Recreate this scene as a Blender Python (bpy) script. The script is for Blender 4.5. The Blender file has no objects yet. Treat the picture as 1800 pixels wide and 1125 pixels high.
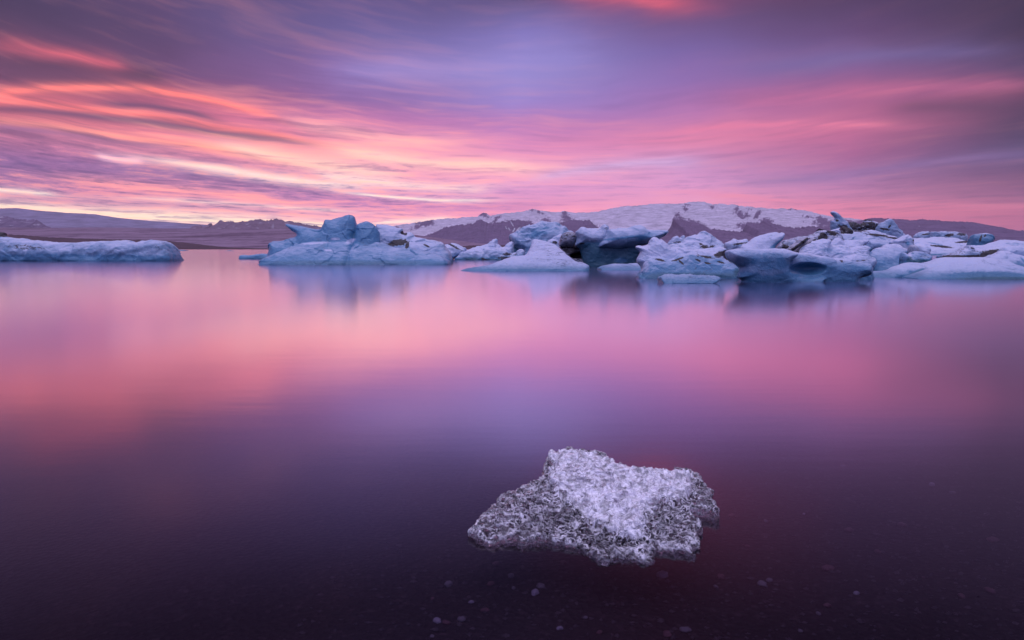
import bpy, math, random
import numpy as np
from math import radians, degrees, sin, cos, tan, atan, atan2, asin, sqrt, pi

rng = np.random.RandomState(7)
scene = bpy.context.scene

# ------------------------------------------------------------------ camera
F_PX, CX, CY = 1200.0, 900.0, 562.5          # focal length and centre for the 1800 px wide frame
CAM_H = 1.5
HORIZON = 436.5
PITCH = atan((CY - HORIZON) / F_PX)
cam_data = bpy.data.cameras.new('camera')
cam = bpy.data.objects.new('camera', cam_data)
scene.collection.objects.link(cam)
cam.location = (0, 0, CAM_H)
cam.rotation_euler = (pi / 2 - PITCH, 0, 0)
cam_data.sensor_width = 36.0
cam_data.lens = 24.0
cam_data.clip_start = 0.05
cam_data.clip_end = 60000.0
scene.camera = cam

scene.view_settings.view_transform = 'Standard'
scene.view_settings.look = 'None'
scene.view_settings.exposure = EXPOSURE = 0.0
scene.view_settings.gamma = 1.0
scene.view_settings.use_curve_mapping = False
scene.render.engine = 'CYCLES'
scene.cycles.use_denoising = True
scene.cycles.max_bounces = 8
scene.cycles.volume_bounces = 0
scene.cycles.transparent_max_bounces = 8
scene.cycles.caustics_reflective = False
scene.cycles.caustics_refractive = False


def ray(u, v):
    """unit direction in the world of a photo pixel"""
    x = (u - CX) / F_PX
    y = -(v - CY) / F_PX
    wy = cos(PITCH) + y * sin(PITCH)
    wz = -sin(PITCH) + y * cos(PITCH)
    n = sqrt(x * x + wy * wy + wz * wz)
    return x / n, wy / n, wz / n


def at_y(u, v, Y):
    d = ray(u, v)
    k = Y / d[1]
    return d[0] * k, CAM_H + d[2] * k


def on_plane(u, v, z=0.0):
    d = ray(u, v)
    k = (z - CAM_H) / d[2]
    return d[0] * k, d[1] * k


def azel(u, v):
    d = ray(u, v)
    return degrees(atan2(d[0], d[1])), degrees(asin(d[2]))


def lin(c):
    r = []
    for x in c[:3]:
        x = x / 255.0
        r.append(x / 12.92 if x <= 0.04045 else ((x + 0.055) / 1.055) ** 2.4)
    return (r[0], r[1], r[2], 1.0)


class NT:
    """small helper to write node trees"""
    def __init__(self, tree):
        self.t = tree

    def node(self, kind, **kw):
        n = self.t.nodes.new(kind)
        for k, v in kw.items():
            setattr(n, k, v)
        return n

    def put(self, sock, val):
        if val is None:
            return
        if isinstance(val, bpy.types.NodeSocket):
            self.t.links.new(val, sock)
        else:
            sock.default_value = val

    def math(self, op, a, b=None, c=None, clamp=False):
        n = self.node('ShaderNodeMath', operation=op, use_clamp=clamp)
        self.put(n.inputs[0], a)
        if b is not None:
            self.put(n.inputs[1], b)
        if c is not None:
            self.put(n.inputs[2], c)
        return n.outputs[0]

    def vm(self, op, a, b=None, c=None):
        n = self.node('ShaderNodeVectorMath', operation=op)
        self.put(n.inputs[0], a)
        if b is not None:
            self.put(n.inputs[1], b)
        if c is not None:
            self.put(n.inputs[2], c)
        return n.outputs[0]

    def comb(self, x, y, z):
        n = self.node('ShaderNodeCombineXYZ')
        self.put(n.inputs[0], x); self.put(n.inputs[1], y); self.put(n.inputs[2], z)
        return n.outputs[0]

    def sep(self, v):
        n = self.node('ShaderNodeSeparateXYZ')
        self.put(n.inputs[0], v)
        return n.outputs[0], n.outputs[1], n.outputs[2]

    def mix(self, f, a, b, mode='MIX'):
        n = self.node('ShaderNodeMix', data_type='RGBA', blend_type=mode)
        n.clamp_factor = True
        self.put(n.inputs[0], f); self.put(n.inputs[6], a); self.put(n.inputs[7], b)
        return n.outputs[2]

    def maprange(self, v, a, b, c=0.0, d=1.0, smooth=False):
        n = self.node('ShaderNodeMapRange', interpolation_type='SMOOTHSTEP' if smooth else 'LINEAR')
        self.put(n.inputs[0], v)
        n.inputs[1].default_value = a; n.inputs[2].default_value = b
        n.inputs[3].default_value = c; n.inputs[4].default_value = d
        return n.outputs[0]

    def noise(self, vec, scale=1.0, detail=3.0, rough=0.5, dist=0.0, kind='FBM'):
        n = self.node('ShaderNodeTexNoise', noise_dimensions='3D')
        try:
            n.noise_type = kind
        except Exception:
            pass
        self.put(n.inputs['Vector'], vec)
        n.inputs['Scale'].default_value = scale
        n.inputs['Detail'].default_value = detail
        n.inputs['Roughness'].default_value = rough
        n.inputs['Distortion'].default_value = dist
        return n.outputs[0], n.outputs[1]

    def ramp(self, f, stops, interp='LINEAR'):
        n = self.node('ShaderNodeValToRGB')
        cr = n.color_ramp
        cr.interpolation = interp
        while len(cr.elements) > 1:
            cr.elements.remove(cr.elements[-1])
        cr.elements[0].position = stops[0][0]; cr.elements[0].color = stops[0][1]
        for p, c in stops[1:]:
            e = cr.elements.new(p); e.color = c
        self.put(n.inputs[0], f)
        return n.outputs[0]


# ------------------------------------------------------------------ sky
world = bpy.data.worlds.new('World')
scene.world = world
world.use_nodes = True
wt = world.node_tree
wt.nodes.clear()
W = NT(wt)
gen = W.node('ShaderNodeTexCoord').outputs['Generated']
dx, dy, dz = W.sep(W.vm('NORMALIZE', gen))
az = W.math('MULTIPLY', W.math('ARCTAN2', dx, dy), 57.29578)
el = W.math('MULTIPLY', W.math('ARCSINE', W.math('MAXIMUM', dz, 0.0)), 57.29578)
azc = W.math('MINIMUM', W.math('MAXIMUM', az, -75.0), 75.0)
# slow bending of every cloud band
L0 = W.math('LOGARITHM', W.math('ADD', el, 3.0), 2.718282)
_, wcol = W.noise(W.comb(W.math('MULTIPLY', az, 0.055), W.math('MULTIPLY', L0, 1.9), 0.0), 1.0, 3.0, 0.55)
wx, wy_, wz_ = W.sep(wcol)
wa = W.math('MULTIPLY_ADD', wx, 9.0, -4.5)
wev = W.math('MULTIPLY_ADD', wy_, 2.0, -1.0)
amp = W.math('MULTIPLY_ADD', el, 0.085, 0.12)
elw = W.math('MAXIMUM', W.math('MULTIPLY_ADD', wev, amp, el), 0.0)
azw = W.math('ADD', azc, wa)
# long wind drawn streaks, flattening towards the horizon
da = W.math('SUBTRACT', azc, 3.0)
arch = W.math('MULTIPLY_ADD', W.math('MULTIPLY', da, da), 0.00024, 1.0)
tt = W.math('DIVIDE', elw, arch)
Lt = W.math('LOGARITHM', W.math('ADD', tt, 1.8), 2.718282)
n1, _ = W.noise(W.comb(W.math('MULTIPLY', azw, 0.050), W.math('MULTIPLY', Lt, 6.5), 3.7), 1.0, 3.0, 0.55)
n2, _ = W.noise(W.comb(W.math('MULTIPLY', azw, 0.16), W.math('MULTIPLY', Lt, 24.0), 9.1), 1.0, 3.0, 0.6)

COLS = [
    (0,    [(0, 66, 42, 84), (60, 84, 50, 92), (100, 92, 52, 95), (140, 140, 65, 105), (175, 205, 90, 112), (210, 205, 100, 125),
            (240, 210, 120, 155), (285, 150, 95, 155), (325, 180, 115, 165), (360, 240, 185, 190), (385, 225, 170, 195), (430, 200, 150, 190)]),
    (300,  [(0, 88, 60, 110), (60, 90, 58, 108), (120, 112, 64, 115), (152, 160, 75, 118), (190, 210, 100, 130), (250, 225, 130, 158),
            (300, 190, 112, 162), (340, 212, 135, 172), (378, 250, 205, 198), (400, 235, 175, 195), (430, 215, 160, 190)]),
    (600,  [(0, 98, 80, 140), (60, 105, 88, 150), (120, 135, 95, 160), (180, 145, 90, 155), (212, 195, 110, 165), (255, 240, 145, 170),
            (300, 235, 150, 180), (340, 212, 135, 185), (385, 240, 170, 190), (430, 225, 155, 190)]),
    (900,  [(0, 98, 80, 135), (60, 128, 114, 184), (130, 150, 135, 200), (180, 155, 130, 200), (220, 180, 120, 185), (260, 215, 135, 185),
            (300, 240, 162, 190), (340, 218, 150, 200), (380, 243, 155, 185), (430, 240, 160, 190)]),
    (1200, [(0, 140, 68, 110), (50, 115, 82, 140), (100, 125, 100, 170), (150, 150, 110, 180), (200, 190, 120, 180), (240, 225, 132, 172),
            (290, 210, 150, 200), (330, 225, 158, 205), (372, 245, 162, 190), (430, 240, 160, 190)]),
    (1500, [(0, 85, 55, 100), (60, 108, 70, 124), (110, 130, 98, 160), (150, 160, 94, 150), (190, 188, 100, 150), (230, 205, 108, 155),
            (270, 180, 100, 155), (310, 188, 125, 180), (340, 213, 135, 180), (375, 240, 140, 170), (430, 225, 140, 180)]),
    (1800, [(0, 62, 42, 80), (60, 75, 48, 88), (110, 95, 68, 115), (150, 125, 65, 105), (200, 102, 60, 100), (240, 90, 62, 108),
            (270, 98, 76, 126), (300, 125, 80, 126), (340, 165, 95, 138), (370, 205, 110, 148), (430, 190, 110, 152)]),
]
elpos = W.math('MULTIPLY', elw, 1 / 25.0, clamp=True)
base = None
prev_az = None
for u, rows in COLS:
    stops = []
    for v, r, g, b in sorted(rows, key=lambda q: -q[0]):
        stops.append((min(0.999, max(0.0, azel(u, v)[1] / 25.0)), lin((r, g, b))))
    col = W.ramp(elpos, stops)
    a = azel(u, 300)[0]
    if base is None:
        base = col
    else:
        base = W.mix(W.maprange(azw, prev_az, a), base, col)
    prev_az = a

STROKES = [
    # three points of the band, half width in photo px, colour, strength
    ((0, 103), (124, 114), (270, 132), 13, (70, 42, 84), .9),
    ((-40, 76), (80, 93), (190, 111), 10, (222, 92, 112), .80),
    ((0, 128), (80, 133), (170, 143), 8, (88, 48, 92), .7),
    ((-40, 166), (190, 147), (462, 199), 7, (255, 128, 116), .95),
    ((-40, 170), (200, 194), (498, 242), 7.5, (255, 124, 116), .95),
    ((165, 174), (267, 183), (360, 201), 6, (98, 60, 110), .9),
    ((-40, 184), (178, 203), (498, 248), 6.5, (92, 60, 112), .9),
    ((-40, 210), (220, 240), (560, 290), 8, (255, 158, 138), .95),
    ((-40, 224), (124, 238), (280, 256), 6, (150, 95, 150), .8),
    ((-60, 274), (284, 302), (600, 340), 17, (150, 100, 162), .9),
    ((380, 250), (520, 281), (680, 306), 11, (255, 214, 196), .8),
    ((270, 280), (400, 300), (640, 328), 7, (255, 232, 220), .85),
    ((180, 272), (215, 278), (250, 282), 5, (250, 205, 220), .8),
    ((130, 311), (320, 331), (505, 353), 8, (252, 160, 162), .7),
    ((-40, 331), (40, 335), (120, 341), 3.6, (255, 238, 222), .95),
    ((0, 346), (240, 357), (520, 374), 5, (192, 120, 168), .6),
    ((-80, 351), (178, 373), (600, 395), 7, (255, 232, 208), 1.25),
    ((300, 350), (430, 358), (600, 370), 3, (255, 220, 210), .8),
    ((520, 216), (689, 247), (820, 256), 13, (255, 186, 180), .7),
    ((570, 262), (707, 283), (925, 299), 12, (255, 208, 192), .85),
    ((560, 302), (724, 327), (860, 335), 8, (255, 224, 214), .8),
    ((630, 338), (760, 352), (860, 354), 3.2, (255, 242, 228), .95),
    ((650, 389), (724, 386), (775, 382), 4.5, (255, 236, 222), .9),
    ((520, 342), (730, 363), (960, 361), 8, (205, 132, 184), .9),
    ((985, -12), (1110, 2), (1240, 22), 13, (226, 92, 118), .75),
    ((1190, 226), (1378, 218), (1560, 223), 7, (236, 130, 166), .75),
    ((1290, 180), (1484, 164), (1790, 140), 13, (214, 112, 158), .6),
    ((1330, 134), (1520, 106), (1760, 80), 12, (124, 106, 168), .55),
    ((1540, 192), (1680, 186), (1850, 196), 12, (92, 58, 98), .5),
    ((1330, 321), (1520, 299), (1830, 268), 8, (148, 116, 176), .6),
    ((1190, 341), (1484, 356), (1780, 364), 6, (242, 142, 172), .5),
    ((945, 314), (1080, 290), (1230, 280), 10, (206, 184, 228), .6),
    ((600, 130), (800, 118), (1010, 100), 30, (150, 138, 206), .6),
]


def quad(p):
    A = [azel(*q) for q in p]
    X = np.array([[a * a, a, 1] for a, e in A])
    c = np.linalg.solve(X, np.array([e for a, e in A]))
    mid = (A[0][0] + A[2][0]) / 2
    half = abs(A[2][0] - A[0][0]) / 2
    return c, mid, half


torn_ = W.maprange(W.math('MULTIPLY_ADD', n2, 0.55, W.math('MULTIPLY', n1, 0.45)), 0.38, 0.60, 0.62, 1.15)
torn = W.comb(torn_, torn_, torn_)
az3 = W.comb(azw, azw, azw)
el3 = W.comb(elw, elw, elw)
sky = base
for i in range(0, len(STROKES), 3):
    g = STROKES[i:i + 3]
    q = [quad(s[:3]) for s in g]
    cc = np.array([k[0] for k in q]).T
    q2 = W.vm('MULTIPLY_ADD', az3, tuple(cc[0]), tuple(cc[1]))
    ce = W.vm('MULTIPLY_ADD', q2, az3, tuple(cc[2]))
    iw = tuple(1.0 / (s[3] * 0.0477 * 1.25) for s in g)
    d = W.vm('MULTIPLY', W.vm('SUBTRACT', el3, ce), iw)
    d2 = W.vm('MULTIPLY_ADD', d, d, (1, 1, 1))
    ih = tuple(1.0 / (k[2] * 1.05) for k in q)
    w = W.vm('MULTIPLY_ADD', az3, ih, tuple(-k[1] * h for k, h in zip(q, ih)))
    w2 = W.vm('MULTIPLY', w, w)
    w4 = W.vm('MULTIPLY', w2, w2)
    w8 = W.vm('MULTIPLY_ADD', w4, w4, (1, 1, 1))
    den = W.vm('MULTIPLY', W.vm('MULTIPLY', d2, d2), w8)
    inten = W.vm('MULTIPLY', W.vm('DIVIDE', tuple(s[5] for s in g), den), torn)
    for s, f in zip(g, W.sep(inten)):
        sky = W.mix(f, sky, lin(s[4]))
# streak texture, strongest over the left half where the clouds are torn
left = W.maprange(azw, 14.0, -22.0, 0.35, 1.0)
low = W.maprange(elw, 13.5, 9.5, 0.28, 1.0)
con = W.math('MULTIPLY', left, low)
n3, _ = W.noise(W.comb(W.math('MULTIPLY', azw, 0.55), W.math('MULTIPLY', Lt, 30.0), 4.3), 1.0, 4, 0.65)
fleck = W.math('MULTIPLY', W.maprange(elw, 8.5, 5.0, 0.0, 1.0), W.maprange(azw, 2.0, -10.0, 0.25, 1.0))
fl = W.math('MULTIPLY', W.math('MULTIPLY_ADD', n3, 2.0, -1.0), fleck)
s1 = W.math('MULTIPLY', W.math('MULTIPLY_ADD', n1, 2.0, -1.0), con)
s2 = W.math('MULTIPLY', W.math('MULTIPLY_ADD', n2, 2.0, -1.0), con)
sm = W.math('MULTIPLY_ADD', fl, 0.95, W.math('MULTIPLY_ADD', s1, 0.55, W.math('MULTIPLY', s2, 0.60)))
lit = W.maprange(sm, 0.0, 0.36, 0.0, 0.85)
drk = W.maprange(sm, -0.02, -0.40, 0.0, 0.95)
warm = W.mix(0.55, W.mix(1.0, sky, (1.5, 1.35, 1.15, 1), 'MULTIPLY'), lin((255, 165, 150)))
cool = W.mix(1.0, sky, (0.50, 0.50, 0.72, 1), 'MULTIPLY')
sky = W.mix(W.math('MULTIPLY', lit, W.maprange(azw, 30, -10, 0.5, 1.0)), sky, warm)
sky = W.mix(drk, sky, cool)
# the sky goes on: cool twilight overhead and behind the camera
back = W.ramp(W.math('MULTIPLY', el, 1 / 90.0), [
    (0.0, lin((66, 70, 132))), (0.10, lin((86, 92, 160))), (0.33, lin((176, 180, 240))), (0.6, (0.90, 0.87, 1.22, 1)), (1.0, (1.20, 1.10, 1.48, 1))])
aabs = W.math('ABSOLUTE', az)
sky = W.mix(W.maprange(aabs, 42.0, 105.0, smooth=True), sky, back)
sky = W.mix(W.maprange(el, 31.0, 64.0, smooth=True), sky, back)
# sky raised close to the horizon to offset the haze volume's dimming
hsv = W.node('ShaderNodeHueSaturation'); hsv.inputs['Saturation'].default_value = 0.94; W.put(hsv.inputs['Color'], sky)
sky = W.mix(1.0, hsv.outputs[0], hsv.outputs[0], 'MULTIPLY')
sky = W.mix(0.20, hsv.outputs[0], W.mix(1.0, sky, (2.2, 2.2, 2.2, 1), 'MULTIPLY'))
hb = W.math('MULTIPLY_ADD', W.math('EXPONENT', W.math('MULTIPLY', el, -1 / 5.0)), 0.34, 1.03)
hb = W.math('MULTIPLY', hb, W.maprange(az, 0.0, 34.0, 1.0, 0.80))
sky = W.mix(1.0, sky, W.comb(hb, hb, hb), 'MULTIPLY')
nish = W.node('ShaderNodeTexSky', sky_type='NISHITA')
nish.sun_disc = False
nish.sun_elevation = radians(-2.0)
nish.sun_rotation = radians(-32.0)
addn = W.mix(1.0, sky, W.mix(1.0, nish.outputs[0], (0.05, 0.05, 0.05, 1), 'MULTIPLY'), 'ADD')
bg = W.node('ShaderNodeBackground')
W.put(bg.inputs[0], addn)
bg.inputs[1].default_value = 1.0
W.put(W.node('ShaderNodeOutputWorld').inputs[0], bg.outputs[0])


# ------------------------------------------------------------------ generic helpers
def tag(o, label=None, cat=None, group=None, kind=None):
    if label: o['label'] = label
    if cat: o['category'] = cat
    if group: o['group'] = group
    if kind: o['kind'] = kind
    return o


def mesh_obj(name, verts, faces, mat, smooth=True, attrs=None, parent=None):
    me = bpy.data.meshes.new(name)
    verts = np.asarray(verts, dtype=np.float32)
    faces = np.asarray(faces, dtype=np.int32)
    nv, nf, k = len(verts), len(faces), faces.shape[1]
    me.vertices.add(nv)
    me.vertices.foreach_set('co', verts.ravel())
    me.loops.add(nf * k)
    me.loops.foreach_set('vertex_index', faces.ravel())
    me.polygons.add(nf)
    me.polygons.foreach_set('loop_start', np.arange(0, nf * k, k, dtype=np.int32))
    me.polygons.foreach_set('loop_total', np.full(nf, k, dtype=np.int32))
    me.polygons.foreach_set('use_smooth', np.full(nf, smooth, dtype=bool))
    me.update(calc_edges=True)
    for an, av in (attrs or {}).items():
        a = me.attributes.new(an, 'FLOAT', 'POINT')
        a.data.foreach_set('value', np.asarray(av, dtype=np.float32))
    me.materials.append(mat)
    o = bpy.data.objects.new(name, me)
    scene.collection.objects.link(o)
    if parent:
        o.parent = parent
    return o


def _hash(ix, iy, iz, seed):
    h = (ix.astype(np.uint32) * np.uint32(374761393) + iy.astype(np.uint32) * np.uint32(668265263)
         + iz.astype(np.uint32) * np.uint32(2147483647) + np.uint32((seed * 144665) & 0xffffffff))
    h = (h ^ (h >> np.uint32(13))) * np.uint32(1274126177)
    h = (h ^ (h >> np.uint32(16))) * np.uint32(2246822519)
    return h ^ (h >> np.uint32(13))


_G = rng.normal(size=(256, 3)); _G /= np.linalg.norm(_G, axis=1)[:, None]
_G = _G.astype(np.float32)


def perlin(p, seed=0):
    """gradient noise, about -0.7 .. 0.7; p is (N, 3)"""
    p = np.asarray(p, dtype=np.float64)
    i = np.floor(p).astype(np.int64)
    f = (p - i).astype(np.float32)
    w = f * f * f * (f * (f * 6 - 15) + 10)
    out = 0
    for a in (0, 1):
        wa_ = w[:, 0] if a else 1 - w[:, 0]
        for b in (0, 1):
            wb = w[:, 1] if b else 1 - w[:, 1]
            for c in (0, 1):
                wc = w[:, 2] if c else 1 - w[:, 2]
                g = _G[_hash(i[:, 0] + a, i[:, 1] + b, i[:, 2] + c, seed) & np.uint32(255)]
                dd = g[:, 0] * (f[:, 0] - a) + g[:, 1] * (f[:, 1] - b) + g[:, 2] * (f[:, 2] - c)
                out = out + dd * wa_ * wb * wc
    return out


def fbm(p, octaves=4, seed=0, gain=0.5, ridged=False):
    s, a, t = 0, 1.0, 0.0
    p = np.asarray(p, dtype=np.float64)
    for o in range(octaves):
        n = perlin(p, seed + o * 17)
        if ridged:
            n = 0.35 - np.abs(n) * 1.6
        s = s + n * a
        t += a
        a *= gain
        p = p * 2.03 + 7.7
    return s / t


def surface_nets(f, org, h):
    """closed quad surface of f = 0; org the position of f[0,0,0], h the three cell sizes"""
    nx, ny, nz = f.shape
    ins = f < 0
    c = ins[:-1, :-1, :-1].astype(np.int8)
    cnt = np.zeros((nx - 1, ny - 1, nz - 1), np.int8)
    for a in (0, 1):
        for b in (0, 1):
            for d in (0, 1):
                cnt += ins[a:nx - 1 + a, b:ny - 1 + b, d:nz - 1 + d]
    act = (cnt > 0) & (cnt < 8)
    I, J, K = np.nonzero(act)
    idx = np.full(act.shape, -1, np.int64)
    idx[I, J, K] = np.arange(len(I))
    pos = np.zeros((len(I), 3)); n = np.zeros(len(I))
    cs = [(a, b, d) for a in (0, 1) for b in (0, 1) for d in (0, 1)]
    for p in cs:
        for ax in range(3):
            if p[ax] == 1:
                continue
            q = list(p); q[ax] = 1
            fa = f[I + p[0], J + p[1], K + p[2]]; fb = f[I + q[0], J + q[1], K + q[2]]
            m = (fa < 0) != (fb < 0)
            t = np.where(m, fa / np.where(m, fa - fb, 1), 0)
            for k in range(3):
                pos[:, k] += np.where(m, p[k] + (t if k == ax else 0), 0)
            n += m
    pos /= n[:, None]
    V = (np.stack([I, J, K], 1) + pos) * np.array(h) + np.array(org)
    Q = []
    for ax in range(3):
        b, d = (ax + 1) % 3, (ax + 2) % 3
        sl0 = [slice(None)] * 3; sl1 = [slice(None)] * 3
        sl0[ax] = slice(0, -1); sl1[ax] = slice(1, None)
        A = ins[tuple(sl0)]; B = ins[tuple(sl1)]
        ch = A != B
        P = np.stack(np.nonzero(ch), 1)
        ok = (P[:, b] > 0) & (P[:, d] > 0) & (P[:, b] < f.shape[b] - 1) & (P[:, d] < f.shape[d] - 1)
        P = P[ok]
        flip = A[P[:, 0], P[:, 1], P[:, 2]]

        def cell(ob, od):
            R = P.copy(); R[:, b] += ob; R[:, d] += od
            return idx[R[:, 0], R[:, 1], R[:, 2]]
        q = np.stack([cell(-1, -1), cell(0, -1), cell(0, 0), cell(-1, 0)], 1)
        q[~flip] = q[~flip][:, ::-1]
        Q.append(q)
    Q = np.concatenate(Q)
    Q = Q[(Q >= 0).all(1)]
    return V, Q


def vnormals(V, Q):
    n = np.cross(V[Q[:, 2]] - V[Q[:, 0]], V[Q[:, 3]] - V[Q[:, 1]])
    N = np.zeros_like(V)
    for k in range(4):
        np.add.at(N, Q[:, k], n)
    return N / (np.linalg.norm(N, axis=1)[:, None] + 1e-12)


def poly_sdf(P, X, Z):
    """signed distance (negative inside) from grid points to a closed polygon"""
    P = np.asarray(P, float)
    d = np.full(X.shape, 1e18); ins = np.zeros(X.shape, bool)
    for a, b in zip(P, np.roll(P, -1, 0)):
        e = b - a
        L = e @ e + 1e-12
        t = np.clip(((X - a[0]) * e[0] + (Z - a[1]) * e[1]) / L, 0, 1)
        d = np.minimum(d, (X - a[0] - t * e[0]) ** 2 + (Z - a[1] - t * e[1]) ** 2)
        if a[1] != b[1]:
            c = (a[1] > Z) != (b[1] > Z)
            ins ^= c & (X < (b[0] - a[0]) * (Z - a[1]) / (b[1] - a[1]) + a[0])
    d = np.sqrt(d)
    return np.where(ins, -d, d)


def chaikin(P, closed=False):
    P = np.asarray(P, float)
    R = [] if closed else [P[0]]
    n = len(P)
    for i in range(n if closed else n - 1):
        a, b = P[i], P[(i + 1) % n]
        R += [a * .78 + b * .22, a * .22 + b * .78]
    if not closed:
        R.append(P[-1])
    return np.array(R)


# ------------------------------------------------------------------ materials
def new_mat(name):
    m = bpy.data.materials.new(name)
    m.use_nodes = True
    m.node_tree.nodes.clear()
    return m, NT(m.node_tree)


def out_surface(T, shader, volume=None):
    o = T.node('ShaderNodeOutputMaterial')
    if shader is not None:
        T.put(o.inputs[0], shader)
    if volume is not None:
        T.put(o.inputs[1], volume)


def principled(T, color, rough=0.5, normal=None, spec=0.5, **kw):
    b = T.node('ShaderNodeBsdfPrincipled')
    T.put(b.inputs['Base Color'], color)
    T.put(b.inputs['Roughness'], rough)
    b.inputs['Specular IOR Level'].default_value = spec
    if normal is not None:
        T.put(b.inputs['Normal'], normal)
    for k, v in kw.items():
        T.put(b.inputs[k.replace('_', ' ')], v)
    return b.outputs[0]


def bump(T, h, strength, dist, normal=None):
    n = T.node('ShaderNodeBump')
    n.inputs['Strength'].default_value = strength
    n.inputs['Distance'].default_value = dist
    T.put(n.inputs['Height'], h)
    if normal is not None:
        T.put(n.inputs['Normal'], normal)
    return n.outputs[0]


def attr(T, name):
    n = T.node('ShaderNodeAttribute', attribute_name=name)
    return n.outputs['Fac']


def ice_material():
    """frosted white ice over blue ice; attributes: tint = bare blue ice, teal, dirt (also shade painted into hollows)"""
    m, T = new_mat('glacier_ice')
    pos = T.node('ShaderNodeTexCoord').outputs['Object']
    nz = T.sep(T.node('ShaderNodeNewGeometry').outputs['Normal'])[2]
    big, _ = T.noise(pos, 0.55, 4, 0.6, 0.4)
    fine, _ = T.noise(pos, 5.0, 4, 0.65)
    lay, _ = T.noise(T.vm('MULTIPLY', pos, (0.35, 0.35, 3.2)), 1.0, 3, 0.6)
    tint = attr(T, 'tint'); teal = attr(T, 'teal'); dirt = attr(T, 'dirt'); stain = attr(T, 'stain')
    mid, _ = T.noise(pos, 1.8, 4, 0.65, 0.6)
    t = T.math('ADD', tint, T.math('MULTIPLY_ADD', big, 0.9, -0.20))
    t = T.math('ADD', t, T.math('MULTIPLY_ADD', mid, 0.45, -0.22))
    t = T.math('ADD', t, T.math('MULTIPLY_ADD', lay, 0.5, -0.25))
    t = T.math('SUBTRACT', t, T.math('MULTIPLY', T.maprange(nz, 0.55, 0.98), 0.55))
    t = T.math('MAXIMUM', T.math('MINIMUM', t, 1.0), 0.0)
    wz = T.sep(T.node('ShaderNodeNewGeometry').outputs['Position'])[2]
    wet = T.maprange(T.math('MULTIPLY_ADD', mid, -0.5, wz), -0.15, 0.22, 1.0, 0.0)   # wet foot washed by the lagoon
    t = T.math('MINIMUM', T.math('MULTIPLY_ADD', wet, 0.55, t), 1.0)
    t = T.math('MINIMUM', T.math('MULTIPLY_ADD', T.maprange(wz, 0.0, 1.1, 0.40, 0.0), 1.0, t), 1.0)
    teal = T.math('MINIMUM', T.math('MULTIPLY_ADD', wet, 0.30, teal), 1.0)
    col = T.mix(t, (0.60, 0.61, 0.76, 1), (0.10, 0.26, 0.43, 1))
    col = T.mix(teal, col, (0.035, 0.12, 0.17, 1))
    col = T.mix(T.math('MULTIPLY', stain, T.maprange(mid, 0.3, 0.7, 0.55, 1.0)), col, (0.27, 0.20, 0.20, 1))
    # thin ash bands and cracks
    ly, _ = T.noise(T.vm('MULTIPLY', pos, (0.30, 0.5, 1.5)), 1.0, 4, 0.6, 0.8)
    ln = T.maprange(T.math('ABSOLUTE', T.math('SUBTRACT', ly, 0.52)), 0.0, 0.014, 0.75, 0.0)
    ln = T.math('MULTIPLY', ln, T.maprange(big, 0.45, 0.62))
    col = T.mix(ln, col, (0.10, 0.14, 0.22, 1))
    gr, _ = T.noise(T.vm('MULTIPLY', pos, (1.0, 1.0, 2.0)), 3.2, 5, 0.75)
    df = T.math('ADD', T.math('MULTIPLY_ADD', gr, 2.4, -1.2), dirt)
    df = T.maprange(df, 0.36, 0.60)
    df = T.math('MULTIPLY', df, T.maprange(dirt, 0.02, 0.2))
    dcol = T.mix(fine, (0.007, 0.005, 0.008, 1), (0.045, 0.030, 0.038, 1))
    col = T.mix(df, col, dcol)
    h = T.math('ADD', T.math('MULTIPLY', fine, 0.5), T.math('MULTIPLY', big, 0.5))
    sm, _ = T.noise(pos, 16.0, 3, 0.6)
    nrm = bump(T, mid, 0.25, 0.30)
    nrm = bump(T, fine, 0.32, 0.12, nrm)
    nrm = bump(T, sm, 0.4, 0.05, nrm)
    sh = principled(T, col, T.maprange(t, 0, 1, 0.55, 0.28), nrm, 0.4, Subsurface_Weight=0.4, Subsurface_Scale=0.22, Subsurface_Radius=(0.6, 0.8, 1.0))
    out_surface(T, sh)
    return m


ICE = ice_material()
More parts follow.
